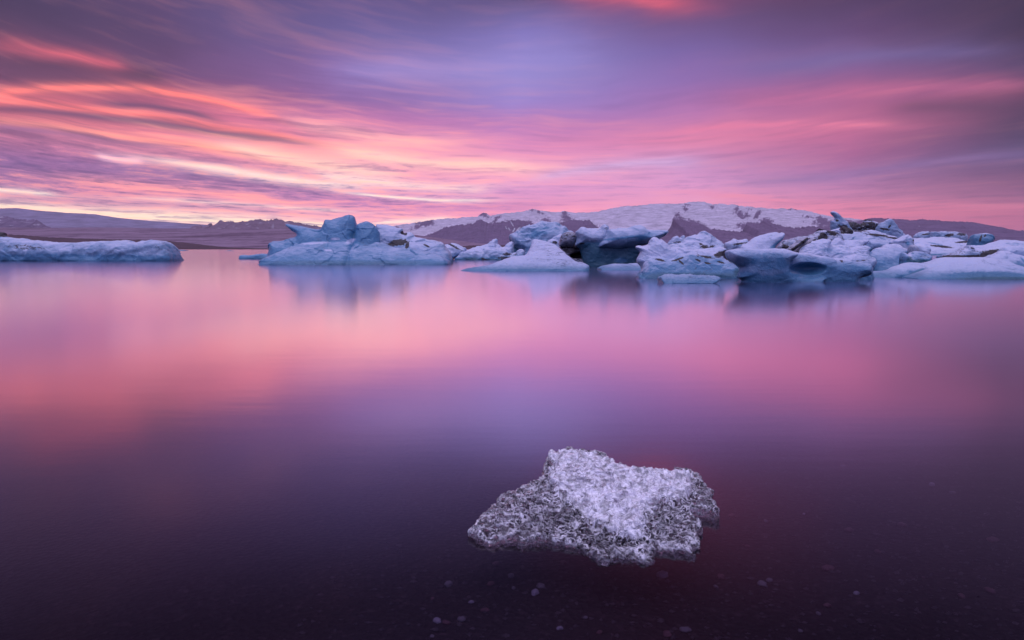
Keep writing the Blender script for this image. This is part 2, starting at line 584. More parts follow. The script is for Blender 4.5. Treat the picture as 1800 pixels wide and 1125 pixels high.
# ------------------------------------------------------------------ water, lake bed
def water_material():
    m, T = new_mat('still_water')
    geo = T.node('ShaderNodeNewGeometry')
    pos = geo.outputs['Position']
    rip, _ = T.noise(T.vm('MULTIPLY', pos, (0.5, 2.2, 1.0)), 1.0, 3, 0.6)
    nrm = bump(T, rip, 0.05, 0.02)
    c = T.node('ShaderNodeVectorMath', operation='DOT_PRODUCT')
    T.put(c.inputs[0], geo.outputs['Incoming']); c.inputs[1].default_value = (0, 0, 1)
    cosi = T.math('ABSOLUTE', c.outputs['Value'])
    f = T.math('MULTIPLY', T.math('POWER', T.math('SUBTRACT', 1.0, cosi), WATER_POW), T.maprange(cosi, 0.13, 0.49, 1.0, 0.02, smooth=True))
    f = T.math('MULTIPLY_ADD', f, 0.985, 0.008)
    gl = T.node('ShaderNodeBsdfGlossy', distribution='MULTI_GGX')
    gl.inputs['Color'].default_value = (1.0, 0.90, 0.99, 1)
    gl.inputs['Roughness'].default_value = WATER_ROUGH
    gl.inputs['Anisotropy'].default_value = 0.12          # low swell running towards the shore
    T.put(gl.inputs['Tangent'], T.comb(0.0, 1.0, 0.0))
    T.put(gl.inputs['Normal'], nrm)
    # glacial water: a little rock flour scatters a dim blue back, most light passes to the bed
    tr = T.node('ShaderNodeBsdfTransparent'); tr.inputs['Color'].default_value = (0.68, 0.60, 0.70, 1)
    df = T.node('ShaderNodeBsdfDiffuse'); df.inputs['Color'].default_value = (0.012, 0.018, 0.034, 1)
    deep = T.maprange(T.sep(pos)[1], 3.0, 16.0, 0.06, 0.9)
    body = T.node('ShaderNodeMixShader')
    T.put(body.inputs[0], deep); T.put(body.inputs[1], tr.outputs[0]); T.put(body.inputs[2], df.outputs[0])
    mx = T.node('ShaderNodeMixShader')
    T.put(mx.inputs[0], f); T.put(mx.inputs[1], body.outputs[0]); T.put(mx.inputs[2], gl.outputs[0])
    out_surface(T, mx.outputs[0])
    return m


WATER_POW, WATER_ROUGH = 0.4, 0.125
w = mesh_obj('lagoon_water', [(-14000, -60, 0), (14000, -60, 0), (14000, 14000, 0), (-14000, 14000, 0)], [(0, 1, 2, 3)], water_material(), False)
tag(w, kind='structure')


def bed_material():
    m, T = new_mat('lake_bed')
    pos = T.node('ShaderNodeTexCoord').outputs['Object']
    a, _ = T.noise(pos, 1.3, 4, 0.6)
    b, _ = T.noise(pos, 22.0, 4, 0.7)
    v = T.node('ShaderNodeTexVoronoi'); T.put(v.inputs['Vector'], pos); v.inputs['Scale'].default_value = 26.0
    col = T.mix(a, (0.009, 0.0045, 0.007, 1), (0.024, 0.014, 0.018, 1))
    col = T.mix(T.maprange(b, 0.55, 0.8), col, (0.060, 0.040, 0.046, 1))
    n = bump(T, v.outputs['Distance'], 0.6, 0.02)
    out_surface(T, principled(T, col, 0.8, n, 0.2))
    return m


def bed_height(x, y):
    d = -0.16 - 0.055 * np.clip(y - 2.2, -2, 60) + 0.0016 * np.clip(y - 2.2, 0, 17) ** 2
    p = np.stack([x * 0.9, y * 0.9, np.zeros_like(x)], 1)
    near = np.clip((30 - y) / 15, 0, 1)
    return d + 0.05 * near * fbm(p, 4, 31) + 0.012 * near * fbm(p * 9, 2, 37)


gx = np.concatenate([[-14000, -500, -60, -20], np.linspace(-8, 8, 220), [20, 60, 500, 14000]])
gy = np.concatenate([[-61, -20, -3], np.linspace(0.5, 14, 180), [20, 30, 60, 500, 14000]])
GX, GY = np.meshgrid(gx, gy, indexing='ij')
V = np.stack([GX.ravel(), GY.ravel(), bed_height(GX.ravel(), GY.ravel())], 1)
ii = np.arange(len(gx) * len(gy)).reshape(len(gx), len(gy))
Q = np.stack([ii[:-1, :-1], ii[1:, :-1], ii[1:, 1:], ii[:-1, 1:]], -1).reshape(-1, 4)
tag(mesh_obj('lake_bed', V, Q, bed_material()), kind='structure')


# ------------------------------------------------------------------ far land
def land_material(name, rock_a, rock_b, snow=(0.80, 0.80, 0.84), scale=0.004, streak=None):
    """rock and snow by the vertex mask 'snow'"""
    m, T = new_mat(name)
    pos = T.node('ShaderNodeTexCoord').outputs['Object']
    a, _ = T.noise(pos, scale, 6, 0.7)
    b, _ = T.noise(T.vm('MULTIPLY', pos, (1, 0.4, 1.6)), scale * 7, 5, 0.75)
    col = T.mix(T.maprange(T.math('MULTIPLY', T.math('ADD', a, b), 0.5), 0.3, 0.7), rock_a + (1,), rock_b + (1,))
    s = attr(T, 'snow')
    f = T.maprange(T.math('MULTIPLY_ADD', b, 0.9, T.math('SUBTRACT', s, 0.45)), 0.37, 0.62)
    sc, _ = T.noise(T.vm('MULTIPLY', pos, streak or (1, 1, 3)), scale * 3, 5, 0.7)
    scol = T.mix(T.maprange(sc, 0.35, 0.7), tuple(x * 0.5 for x in snow) + (1,), snow + (1,))
    col = T.mix(f, col, scol)
    n = bump(T, b, 0.5, 0.12 / scale * 0.1)
    out_surface(T, principled(T, col, 0.85, n, 0.1))
    return m


def blob(U, Vv, u, v, ru, rv, ang=0.0):
    c, s = cos(radians(ang)), sin(radians(ang))
    x = (U - u) * c + (Vv - v) * s
    y = -(U - u) * s + (Vv - v) * c
    return 1.0 - np.sqrt((x / ru) ** 2 + (y / rv) ** 2)


def land(name, prof, Y, front, back, mat, du=2.0, rows=60, foot_v=None, relief=0.12, power=1.3, seed=1, snow=None, jag=0.0, nscale=None):
    """a range of hills: crest line given by its skyline at distance Y, real slopes in front of and behind it"""
    prof = np.array(prof, float)
    us = np.arange(prof[0, 0], prof[-1, 0] + du, du)
    vs = np.interp(us, prof[:, 0], prof[:, 1])
    if jag:
        vs = vs + jag * 5.0 * fbm(np.stack([us * 0.13, us * 0, us * 0 + seed], 1), 5, seed, 0.8)
    cx_ = np.array([at_y(u, v, Y) for u, v in zip(us, vs)])
    X0, H = cx_[:, 0], np.maximum(cx_[:, 1], 0.0)
    r = np.concatenate([np.linspace(-1, 0, rows), np.linspace(0, 1, rows // 4)[1:]])
    R, HH = np.meshgrid(r, H, indexing='ij')
    XX = np.broadcast_to(X0, R.shape)
    YY = Y + np.where(R < 0, R * front, R * back)
    XX = XX * (YY / Y) ** 0.5 * 1.0
    env = np.where(R < 0, (1 + R), 1 - R)
    base = HH * env ** power
    ns = nscale or (front / 6.0)
    P = np.stack([XX.ravel() / ns, YY.ravel() / ns, np.zeros(R.size)], 1)
    nz = fbm(P, 6, seed, 0.55, ridged=True).reshape(R.shape)
    w_ = np.where(R < 0, np.minimum(1, -R * 5) * np.minimum(1, (1 + R) * 6), 1)
    Z = base + HH.max() * relief * nz * w_ * (HH / (HH.max() + 1e-9))
    # a front slope must not hide its own crest
    lim = CAM_H + (HH - CAM_H) * YY / Y
    Z = np.where(R < -0.001, np.minimum(Z, lim - (-R) * 0.02 * HH), Z)
    Z = np.maximum(Z, -3.0)
    Z[0] = -3.0; Z[-1] = -3.0
    Vt = np.stack([XX.ravel(), YY.ravel(), Z.ravel()], 1)
    ii = np.arange(R.size).reshape(R.shape)
    Q = np.stack([ii[:-1, :-1], ii[:-1, 1:], ii[1:, 1:], ii[1:, :-1]], -1).reshape(-1, 4)
    # where each vertex stands as seen along its own bearing, for the snow line
    pu = CX + F_PX * (Vt[:, 0] / Vt[:, 1])
    pv = HORIZON - F_PX * (Vt[:, 2] - CAM_H) / Vt[:, 1]
    sn = snow(pu, pv, Vt, Z.ravel()) if snow else np.zeros(R.size)
    o = mesh_obj(name, Vt, Q, mat, True, {'snow': sn})
    return tag(o, kind='structure')


ROCK_A, ROCK_B = (0.10, 0.062, 0.108), (0.25, 0.165, 0.26)
m_snow = land_material('mountain_snow_and_rock', ROCK_A, ROCK_B, (0.80, 0.69, 0.80), 0.004)  # pinkish haze over the snow is put into its colour
m_rock = land_material('bare_rock_slope', ROCK_A, ROCK_B, (0.7, 0.68, 0.74), 0.008)
m_haz = land_material('haze_tinted_rock_slope', (0.15, 0.09, 0.12), (0.27, 0.17, 0.22), (0.48, 0.38, 0.46), 0.006)  # rock lightened in its colour to imitate haze over the peaks
m_ice = land_material('dusty_glacier_tongue', (0.09, 0.050, 0.078), (0.17, 0.10, 0.14), (0.38, 0.25, 0.33), 0.005, (0.25, 1.0, 6))
m_mor = land_material('moraine_gravel', (0.06, 0.034, 0.044), (0.14, 0.085, 0.10), (0.4, 0.35, 0.4), 0.01)

SNOW_PROF = [(560, 402), (640, 400), (691, 396.7), (724, 393), (762, 386.7), (804, 384), (840, 381), (845, 376.5), (850, 374.5), (857, 376), (862, 380), (880, 376.7), (915, 373),
             (928, 370), (935.5, 368.3), (949, 371.5), (969, 373), (984, 374), (990, 372.2), (1004, 374), (1047, 372.5), (1083, 366), (1113, 362.5), (1147, 360), (1197, 358.7),
             (1208, 357.2), (1222, 355.8), (1233, 356), (1253, 360), (1268, 358.5), (1290, 360.4), (1311, 363), (1332, 366.7), (1355, 367.8), (1378, 367.2), (1384, 369),
             (1391, 366.5), (1397, 369), (1418, 372), (1443, 377), (1462, 381), (1492, 384), (1510, 386.6), (1524, 387.6), (1600, 392), (1760, 402)]


def snow_mask(pu, pv, Vt, Z):
    n = fbm(np.stack([pu * 0.09, pv * 0.20, pu * 0], 1), 5, 5, 0.72)
    d = np.full(pu.shape, -9.0)
    for b in [(850, 377, 8, 3.5, -10), (853, 380, 9, 3, 10), (872, 387, 4, 13, 55), (866, 391, 3, 8, 40), (991, 377, 5, 5, 0), (993, 382, 9, 5, 0), (998, 388, 15, 5, 0), (960, 389, 9, 6, 0), (935, 370.5, 8, 2.4, 0),
              (947, 374, 9, 2.2, 20), (892, 389, 5, 3, 0), (930, 391, 12, 3, 0), (1187, 378, 7, 4, 0), (1201, 369, 6, 5, 40), (1204, 361, 4, 3, 0), (1247, 365, 6, 3, 10), (1290, 371, 4, 8, 20),
              (1297, 377, 6, 6, 30), (1308, 380, 8, 4, -10), (1303, 384, 5, 3, 0), (1327, 377, 5, 11, 35), (1315, 369, 4, 2, 0), (1394, 367.5, 4, 2.4, 0), (1384, 369, 4, 2, 0), (1343, 390, 12, 6, 10),
              (1444, 391, 18, 8, 25), (1416, 382, 10, 1.6, 10), (1196, 391, 18, 8, 20), (1222, 398, 26, 9, 20), (700, 402, 10, 3, -15), (748, 393, 17, 6, -8),
              (735, 399, 14, 4, -20), (1325, 400, 38, 9, 5), (1500, 400, 80, 12, 5), (1010, 400, 40, 10, 0), (880, 402, 90, 9, 0)]:
        d = np.maximum(d, blob(pu, pv, *b) * min(b[2], b[3]) / 8.0)
    g = fbm(np.stack([pu * 0.30 + pv * 0.12, pv * 0.06, pu * 0], 1), 4, 9, 0.6)
    return 0.5 - np.clip(d * 0.8 + n * 1.0 + g * 0.7 - 0.08, -0.5, 0.5)


land('snow_mountain', SNOW_PROF, 7000, 3000, 2500, m_snow, 1.0, 150, relief=0.10, power=1.15, seed=3, snow=snow_mask, jag=0.8)
land('right_hill', [(1440, 402), (1500, 392), (1524, 386.5), (1529, 384.4), (1560, 386), (1600, 387.5), (1649, 388), (1680, 389.5), (1702, 390.7), (1716, 392.5), (1738, 396), (1750, 401),
                    (1771, 404), (1793, 407.5), (1802, 405.5), (1830, 409), (1900, 417), (2100, 427), (2300, 432)], 4200, 1700, 900, m_rock, 1.5, 70, relief=0.16, seed=11,
     jag=1.5, snow=lambda u, v, P, Z: 0.56 * (fbm(np.stack([u * .06, v * .3, u * 0], 1), 3, 77) > 0.33))
land('rocky_foothill', [(690, 431), (720, 424), (740, 416.7), (758, 411), (775, 403), (791, 399), (818, 395.5), (835, 392), (845, 386.5), (858, 392), (873, 392), (893, 390),
                        (911, 386.2), (931, 392), (950, 396), (975, 404), (984, 395), (992, 390), (1004, 387.5), (1022, 390), (1035, 387.5), (1043, 394), (1050, 400), (1075, 409), (1130, 420),
                        (1170, 412), (1181, 396), (1184, 384), (1197, 388), (1210, 392), (1222, 391), (1237, 400), (1262, 404), (1280, 407), (1305, 408), (1313, 394), (1332, 394), (1341, 390), (1347, 387),
                        (1356, 394), (1364, 395), (1380, 401), (1393, 401), (1428, 399), (1459, 403), (1520, 404), (1600, 406), (1760, 414)], 4600, 1500, 700, m_rock, 1.0, 80,
     relief=0.20, seed=21, jag=1.6, nscale=160,
     snow=lambda u, v, P, Z: 0.62 * np.clip(np.maximum.reduce([blob(u, v, *b) for b in [(890, 401, 1.6, 5, -25), (895, 403, 1.6, 5, -30), (903, 405, 2, 6, 30), (911, 403, 2, 7, 45), (900, 394, 8, 1.5, 60)]]) * 3, 0, 1))
land('ice_cap', [(-700, 345), (-200, 358), (0, 366.5), (30, 366.2), (80, 371.5), (120, 374.5), (165, 376.5), (200, 382), (260, 388), (330, 393), (420, 399), (520, 402)], 9500, 2500, 2500,
     land_material('distant_snow_plateau', ROCK_A, ROCK_B, (0.36, 0.29, 0.43), 0.0015), 3.0, 50, relief=0.03, power=0.8, seed=5, snow=lambda u, v, P, Z: 0 * u + 1.0)
land('far_left_mountain', [(-700, 360), (-150, 372), (-30, 378), (2, 380.5), (25, 384.5), (48, 387), (66, 388), (73, 393), (82, 398.5), (90, 401), (110, 403)], 6500, 1500, 1200, m_snow, 1.0, 70,
     relief=0.2, seed=8, jag=1.0, snow=lambda u, v, P, Z: 0.56 * (fbm(np.stack([u * .05, v * .45, u * 0], 1), 3, 71) > 0.12))
land('jagged_peaks', [(300, 405), (326, 403), (340, 400), (352, 397), (357, 399), (368, 394.5), (371, 393), (375, 397), (383, 391.5), (387, 389.3), (396, 392), (404, 390), (430, 390), (455, 388), (485, 387.3),
                      (505, 389.5), (525, 392), (540, 396), (560, 399), (620, 403), (680, 407)], 6000, 1500, 900, m_haz, 1.0, 60, relief=0.25, seed=14, jag=1.2, nscale=180,
     snow=lambda u, v, P, Z: 0.6 * (fbm(np.stack([u * .09, v * .3, u * 0], 1), 3, 41) > 0.15))
land('glacier_tongue', [(-700, 398), (0, 400), (90, 400.5), (200, 400), (330, 401.5), (420, 402.5), (560, 404), (700, 409), (760, 417), (830, 426), (900, 432)], 3600, 2300, 600, m_ice, 2.0, 80,
     relief=0.05, power=1.0, seed=17,
     snow=lambda u, v, P, Z: 0.55 + 0.75 * fbm(np.stack([u * .004, v * .32 + u * .008, u * 0], 1), 4, 91, 0.6))
land('moraine_shore', [(-700, 404), (-60, 410), (20, 412.5), (85, 417), (133, 419), (240, 422), (291, 423), (340, 428), (383, 433.5), (440, 436.5), (520, 437.2), (700, 437), (790, 434.5), (830, 431.5), (880, 431), (1100, 433),
                       (1500, 432), (2300, 430)], 1150, 250, 300, m_mor, 2.5, 40, relief=0.08, seed=19, jag=0.5)
# ------------------------------------------------------------------ icebergs
# outlines are noted in enlarged crops of the reference: scale, left, top
CROP = {'A': (3.913, 0, 340), 'B': (4.5, 400, 350), '1': (9, 780, 380), '2': (9, 960, 380), '3': (9, 1110, 390), '4': (9, 1260, 390),
        '5': (9, 1400, 360), '6': (8.656, 1500, 370), '7': (10.225, 1640, 390), '8': (7.5, 0, 360), '9': (5.625, 1480, 340), 'P': (1, 0, 0)}


def px(c, pts):
    s, u, v = CROP[c]
    return [(u + x / s, v + y / s) for x, y in pts]


def layer(c, pts, dy=0.0, top=0.5, base=1.2, closed=False, r=None, tint=0.3, teal=0.0, dirt=0.0, stain=0.0, lean=0.0, wav=0.12):
    """one mass of a berg. dy: metres behind the berg's front; top/base: half thickness at top and waterline"""
    return dict(P=px(c, pts), dy=dy, top=top, base=base, closed=closed, r=r, tint=tint, teal=teal, dirt=dirt, stain=stain, lean=lean, wav=wav)


def spot(c, x, y, rx, ry, ang=0.0, **k):
    s, u, v = CROP[c]
    return dict(u=u + x / s, v=v + y / s, ru=rx / s, rv=ry / s, ang=ang, **k)


_bid = [0]


def berg(name, label, Y, layers, spots=(), carves=(), disp=0.10, lump=0.8, res=1.0, cat='iceberg', group=None, k=0.06, mat=None, chip=0.22):
    """Y distance of its front at the water; layers joined smoothly, carves hollowed out of it"""
    _bid[0] += 1
    sd = _bid[0] * 13
    px_m = Y / F_PX                      # metres per photo pixel
    h = px_m * 1.55 / res
    polys = []
    for L in layers:
        Yc = Y + L['dy'] + L['base'] * 0.6
        P = chaikin(np.array([at_y(u, v, Yc) for u, v in L['P']]), L['closed'])
        if not L['closed']:
            P = np.concatenate([P, [[P[-1][0], -1.2], [P[0][0], -1.2]]])
        polys.append(P)
    A = np.concatenate(polys)
    x0, x1 = A[:, 0].min() - 4 * h, A[:, 0].max() + 4 * h
    z1 = A[:, 1].max() + 4 * h
    z0 = max(-0.45, -8 * h)
    y0 = Y + min(L['dy'] for L in layers) - 0.4
    y1 = Y + max(L['dy'] + 2 * L['base'] + abs(L['lean']) * 3 for L in layers) + 0.6
    hy = h * 1.3
    xs = np.arange(x0, x1, h); ys = np.arange(y0, y1, hy); zs = np.arange(z0 - 2 * h, z1, h)
    X, Z = np.meshgrid(xs, zs, indexing='ij')
    F = None; wsum = 0; at = dict(tint=0, teal=0, dirt=0, stain=0)
    size = z1
    for L, P in zip(layers, polys):
        d2 = poly_sdf(P, X, Z)
        Hh = P[:, 1].max()
        zz = np.clip(Z / max(Hh, 1e-3), 0, 1)
        Tk = L['base'] + (L['top'] - L['base']) * zz
        r = L['r'] or min(0.36 * Hh + 0.04, L['base'] * 0.9, 0.42 + 0.014 * Y)
        r = np.minimum(r, Tk * 0.98)
        pn = np.stack([X.ravel() / (0.9 * size + 0.2), Z.ravel() / (0.6 * size + 0.2), np.full(X.size, sd + L['dy'])], 1)
        wv = (fbm(pn, 3, sd, 0.5)).reshape(X.shape) * L['wav'] * (1.5 + L['base'])
        yc = Y + L['dy'] + L['base'] + L['lean'] * np.clip(Z, 0, None) + wv
        ay = np.abs(ys[None, :, None] - yc[:, None, :]) - (Tk - r)[:, None, :]
        w1 = np.maximum(ay, 0); w0 = np.maximum(d2 + r, 0)[:, None, :]
        f = np.sqrt(w1 * w1 + w0 * w0) - r[:, None, :] + np.minimum(np.maximum(ay, d2[:, None, :] + r[:, None, :]), 0)
        f = f.astype(np.float32)
        wgt = np.exp(-np.clip(f, -1, 3) / 0.08)
        wsum = wsum + wgt
        for a in at:
            at[a] = at[a] + wgt * L[a]
        if F is None:
            F = f
        else:
            q = np.clip(0.5 + 0.5 * (F - f) / k, 0, 1)
            F = F * (1 - q) + f * q - k * q * (1 - q)
    for c in carves:            # ellipsoids: centre px at depth dy, radii in px (u, v) and metres (depth)
        Yc = Y + c['dy']
        cx, cz = at_y(c['u'], c['v'], Yc)
        a_ = radians(c['ang'])
        dxx = (X - cx); dzz = (Z - cz)
        ex = (dxx * cos(a_) - dzz * sin(a_)) / (c['ru'] * px_m); ez = (dxx * sin(a_) + dzz * cos(a_)) / (c['rv'] * px_m)
        e2 = (ex ** 2 + ez ** 2)[:, None, :] + (((ys - Yc) / c['depth']) ** 2)[None, :, None]
        g = (np.sqrt(e2) - 1) * min(c['ru'], c['rv']) * px_m
        kk = k * 0.7
        q = np.clip(0.5 - 0.5 * (F + g) / kk, 0, 1)
        F = (F * (1 - q) - g * q + kk * q * (1 - q)).astype(np.float32)
    F = np.maximum(F, (z0 - zs)[None, None, :].astype(np.float32))
    Vt, Q = surface_nets(F, (x0, y0, zs[0]), (h, hy, h))
    N = vnormals(Vt, Q)
    gi = np.clip(np.round((Vt - np.array([x0, y0, zs[0]])) / np.array([h, hy, h])).astype(int), 0, np.array(F.shape) - 1)
    av = {a: (at[a] / wsum)[gi[:, 0], gi[:, 1], gi[:, 2]] if not np.isscalar(at[a]) else np.zeros(len(Vt)) for a in at}
    # relief: broad facets, melt scallops, grain
    s = size * 0.5 + 0.15
    a1 = fbm(Vt / (s * 0.8) * np.array([1, 1, 1.3]), 3, sd + 1, 0.5, ridged=True)
    a2 = fbm(Vt / (s * 0.22) * np.array([1, 1, 1.5]), 4, sd + 2, 0.55)
    D = size * disp * (0.90 * lump * a1 + 0.28 * a2)
    # broken facets: every cell of a warped Voronoi pattern leans its own way
    cs_ = max(size * 0.34, 6 * h)
    rs = np.random.RandomState(sd)
    Pw = Vt + 0.35 * cs_ * np.stack([fbm(Vt / cs_ * 1.3 + 9.1 * j, 2, sd + 5 + j) for j in range(3)], 1)
    ext = Vt.max(0) - Vt.min(0)
    ns_ = int(np.clip(len(Vt) * h * h / (cs_ * cs_) * 0.9, 8, 150))
    S = Pw[rs.randint(0, len(Vt), ns_)]
    best = np.full(len(Vt), 1e18); bi = np.zeros(len(Vt), int)
    for j in range(ns_):
        dq = ((Pw - S[j]) ** 2).sum(1)
        mq = dq < best
        best[mq] = dq[mq]; bi[mq] = j
    tilt = rs.normal(size=(ns_, 3)) * np.array([1, .6, 1.2])
    D = D + chip * np.clip(((Vt - S[bi]) * tilt[bi]).sum(1), -cs_, cs_) * 0.30 + chip * rs.uniform(-.12, .12, ns_)[bi] * cs_
    D = np.clip(D, -6 * h, 2.2 * h)
    edge = np.clip((Vt[:, 2] + 0.05) / 0.15, 0.3, 1)
    Vn = Vt + N * (D * edge)[:, None]
    if spots:
        pu = CX + F_PX * Vn[:, 0] / Vn[:, 1]
        pv = HORIZON - F_PX * (Vn[:, 2] - CAM_H) / Vn[:, 1]
        nn = fbm(np.stack([pu * 0.2, pv * 0.45, pu * 0 + sd], 1), 5, sd + 3, 0.75)
        for q in spots:
            if q.get('dirt', 0) > 0.4:          # thin dirt seams still have a pixel or two of width
                q = dict(q, ru=q['ru'] * 1.15, rv=max(q['rv'] * 1.2, 2.4))
            bl = np.clip((blob(pu, pv, q['u'], q['v'], q['ru'], q['rv'], q['ang']) + nn * (q.get('n', 0.7) + 0.35)) * 1.9, 0, 1)
            for a in ('tint', 'teal', 'dirt', 'stain'):
                if a in q:
                    av[a] = av[a] * (1 - bl) + q[a] * bl
    o = mesh_obj(name, Vn, Q, mat or ICE, True, av)
    # the object's origin at the middle of its waterline
    c0 = np.array([(x0 + x1) / 2, (y0 + y1) / 2, 0.0])
    n_ = len(Vn)
    o.data.vertices.foreach_set('co', (Vn - c0).astype(np.float32).ravel())
    o.location = c0
    o.data.update()
    return tag(o, label, cat, group)


G = 'icebergs drifting on the lagoon'
# ---- left of the frame
berg('iceberg', 'long low blue grey iceberg with a rounded snout, lying at the far left', 80,
     [layer('8', [(-1300, 760), (-1250, 440), (-900, 400), (-500, 425), (-100, 428), (80, 432), (200, 452), (400, 480), (470, 472), (620, 497), (800, 505), (950, 510), (1080, 490), (1300, 485),
                  (1500, 480), (1620, 472), (1700, 503), (1780, 500), (1820, 478), (1960, 468), (2060, 470), (2150, 500), (2215, 580), (2250, 660), (2272, 725), (2275, 760)],
            top=1.6, base=2.6, tint=0.38, wav=0.25)],
     [spot('8', 380, 560, 330, 40, 4, dirt=.45), spot('8', 2100, 560, 60, 50, 0, dirt=.4), spot('8', 700, 690, 2300, 60, 0, tint=.6)], disp=0.07, group=G, chip=.15)
berg('ice_boulder', 'small black ice lump on top of the long iceberg at the left edge', 80.8,
     [layer('8', [(-160, 450), (-120, 380), (-30, 362), (25, 370), (50, 405), (82, 432), (60, 470), (-140, 480)], closed=True, top=0.8, base=1.0, dy=0.8, dirt=1.0, tint=0.8)], disp=0.05, cat='ice boulder')
berg('ice_floe', 'thin dark floe far out between the left iceberg and the shore', 400, [layer('P', [(304, 441), (308, 439.6), (318, 439), (325, 440), (327, 441.4)], top=2, base=3, tint=.7)], group=G, cat='ice floe')
berg('ice_floe', 'tiny distant floe in open pink water left of the tall blue iceberg', 370, [layer('P', [(394, 442), (397, 440.8), (405, 440.6), (409, 442)], top=2, base=3, tint=.8)], group=G, cat='ice floe')
berg('ice_floe', 'flat grey tongue of ice beside the left foot of the tall blue iceberg', 96,
     [layer('B', [(95, 476), (95, 446), (120, 441), (160, 448), (240, 434), (290, 434), (330, 440), (340, 476)], top=0.8, base=1.2, tint=0.75)], disp=0.08, group=G, cat='ice floe')

# ---- the tall blue iceberg
berg('iceberg', 'tall deep blue iceberg with a horn, a blocky tower and a dark hollow', 62,
     [layer('B', [(305, 505), (308, 400), (310, 337), (420, 327), (450, 310), (520, 297), (522, 276), (470, 240), (430, 215), (408, 194), (470, 203), (560, 213), (640, 235), (702, 240), (715, 200),
                  (721, 157), (740, 147), (800, 153), (860, 140), (900, 122), (935, 117), (965, 130), (977, 160), (982, 190), (1000, 300), (1010, 505)], dy=2.5, top=1.0, base=2.4, tint=0.95, lean=0.25),
      layer('B', [(960, 505), (985, 190), (1030, 184), (1075, 169), (1110, 190), (1150, 222), (1175, 270), (1180, 330), (1190, 505)], dy=2.1, top=0.7, base=2.2, tint=0.9, lean=0.2),
      layer('B', [(1120, 505), (1130, 192), (1200, 194), (1280, 210), (1320, 225), (1362, 228), (1367, 270), (1400, 262), (1425, 254), (1455, 275), (1462, 300), (1560, 318), (1640, 330), (1690, 350),
                  (1720, 395), (1750, 430), (1762, 485)], dy=4.2, top=0.9, base=2.6, tint=0.30, lean=0.3),
      layer('B', [(262, 508), (275, 488), (330, 450), (380, 420), (440, 386), (520, 350), (600, 340), (700, 335), (850, 331), (930, 345), (960, 400), (965, 520)], dy=0.3, top=0.9, base=2.6, tint=0.85, lean=0.5),
      layer('B', [(940, 520), (950, 400), (985, 340), (1030, 335), (1100, 345), (1180, 345), (1250, 372), (1340, 398), (1400, 358), (1440, 396), (1540, 414), (1620, 432), (1700, 468), (1745, 492), (1750, 510)],
            dy=0.6, top=0.7, base=2.4, tint=0.72, lean=0.45)],
     [spot('B', 1355, 345, 95, 28, -8, dirt=1.0, n=.3), spot('B', 1425, 370, 18, 25, 30, dirt=1.0, n=.3), spot('B', 1400, 270, 32, 16, 20, dirt=1.0, n=.3), spot('B', 1580, 370, 35, 9, 25, dirt=.9, n=.3),  # first spots: shade of the hollows painted in with the dirt mask
      spot('B', 860, 315, 50, 14, 0, tint=0, n=.6), spot('B', 985, 330, 55, 22, -25, tint=.05, n=.5), spot('B', 800, 405, 45, 10, 5, tint=0, n=.5), spot('B', 700, 350, 130, 10, -3, tint=.1, n=.6),
      spot('B', 960, 500, 800, 22, 0, tint=1.0, teal=.35), spot('B', 1000, 290, 40, 25, 0, tint=1, teal=.35)],
     [dict(u=400 + 1340 / 4.5, v=350 + 352 / 4.5, ru=18, rv=5.5, dy=2.6, depth=2.2, ang=-8.0)], disp=0.05, group=G, k=0.12, res=1.35, chip=.16)

# ---- between the tall berg and the white pyramid
berg('iceberg', 'low lumpy white iceberg touching the right end of the tall blue one', 88,
     [layer('1', [(-560, 700), (-540, 560), (-450, 530), (-350, 512), (-200, 525), (-100, 500), (0, 468), (60, 440), (120, 423), (190, 448), (280, 485), (355, 535), (300, 585), (220, 620), (110, 690), (100, 705)], dy=1.5,
            top=.7, base=2.0, tint=.12, lean=.3),
      layer('1', [(-300, 705), (-250, 640), (-120, 600), (0, 590), (60, 640), (95, 680), (100, 705)], dy=0, top=.5, base=1.0, tint=.25)],
     [spot('1', 150, 470, 190, 10, 28, dirt=.8, n=.3), spot('1', 20, 530, 40, 14, 50, dirt=.5)], disp=.14, group=G, k=.15)
berg('iceberg', 'spiky white iceberg with a sooty band at its waterline, behind the white pyramid', 89,
     [layer('1', [(230, 690), (300, 560), (420, 520), (530, 490), (680, 455), (760, 385), (800, 365), (828, 355), (850, 388), (838, 410), (852, 445), (880, 453), (903, 492), (960, 494), (1000, 440), (1080, 398),
                  (1105, 440), (1095, 560), (1100, 690)], dy=1.8, top=.5, base=1.8, tint=.1, lean=.3),
      layer('1', [(178, 692), (200, 640), (330, 560), (480, 548), (600, 553), (640, 500), (722, 503), (745, 535), (900, 528), (1010, 560), (1060, 600), (1130, 592), (1160, 548), (1258, 545), (1282, 600), (1275, 692)],
            dy=0, top=.6, base=1.5, tint=.2)],
     [spot('1', 1000, 600, 90, 28, 0, dirt=.75), spot('1', 980, 660, 170, 26, 0, dirt=.7), spot('1', 640, 675, 90, 20, 0, dirt=.6), spot('1', 430, 672, 160, 22, 0, teal=.9, n=.3), spot('1', 1130, 610, 60, 14, -20, dirt=.6),
      spot('1', 800, 690, 500, 14, 0, teal=.7, n=.3)], disp=.16, group=G, k=.1)
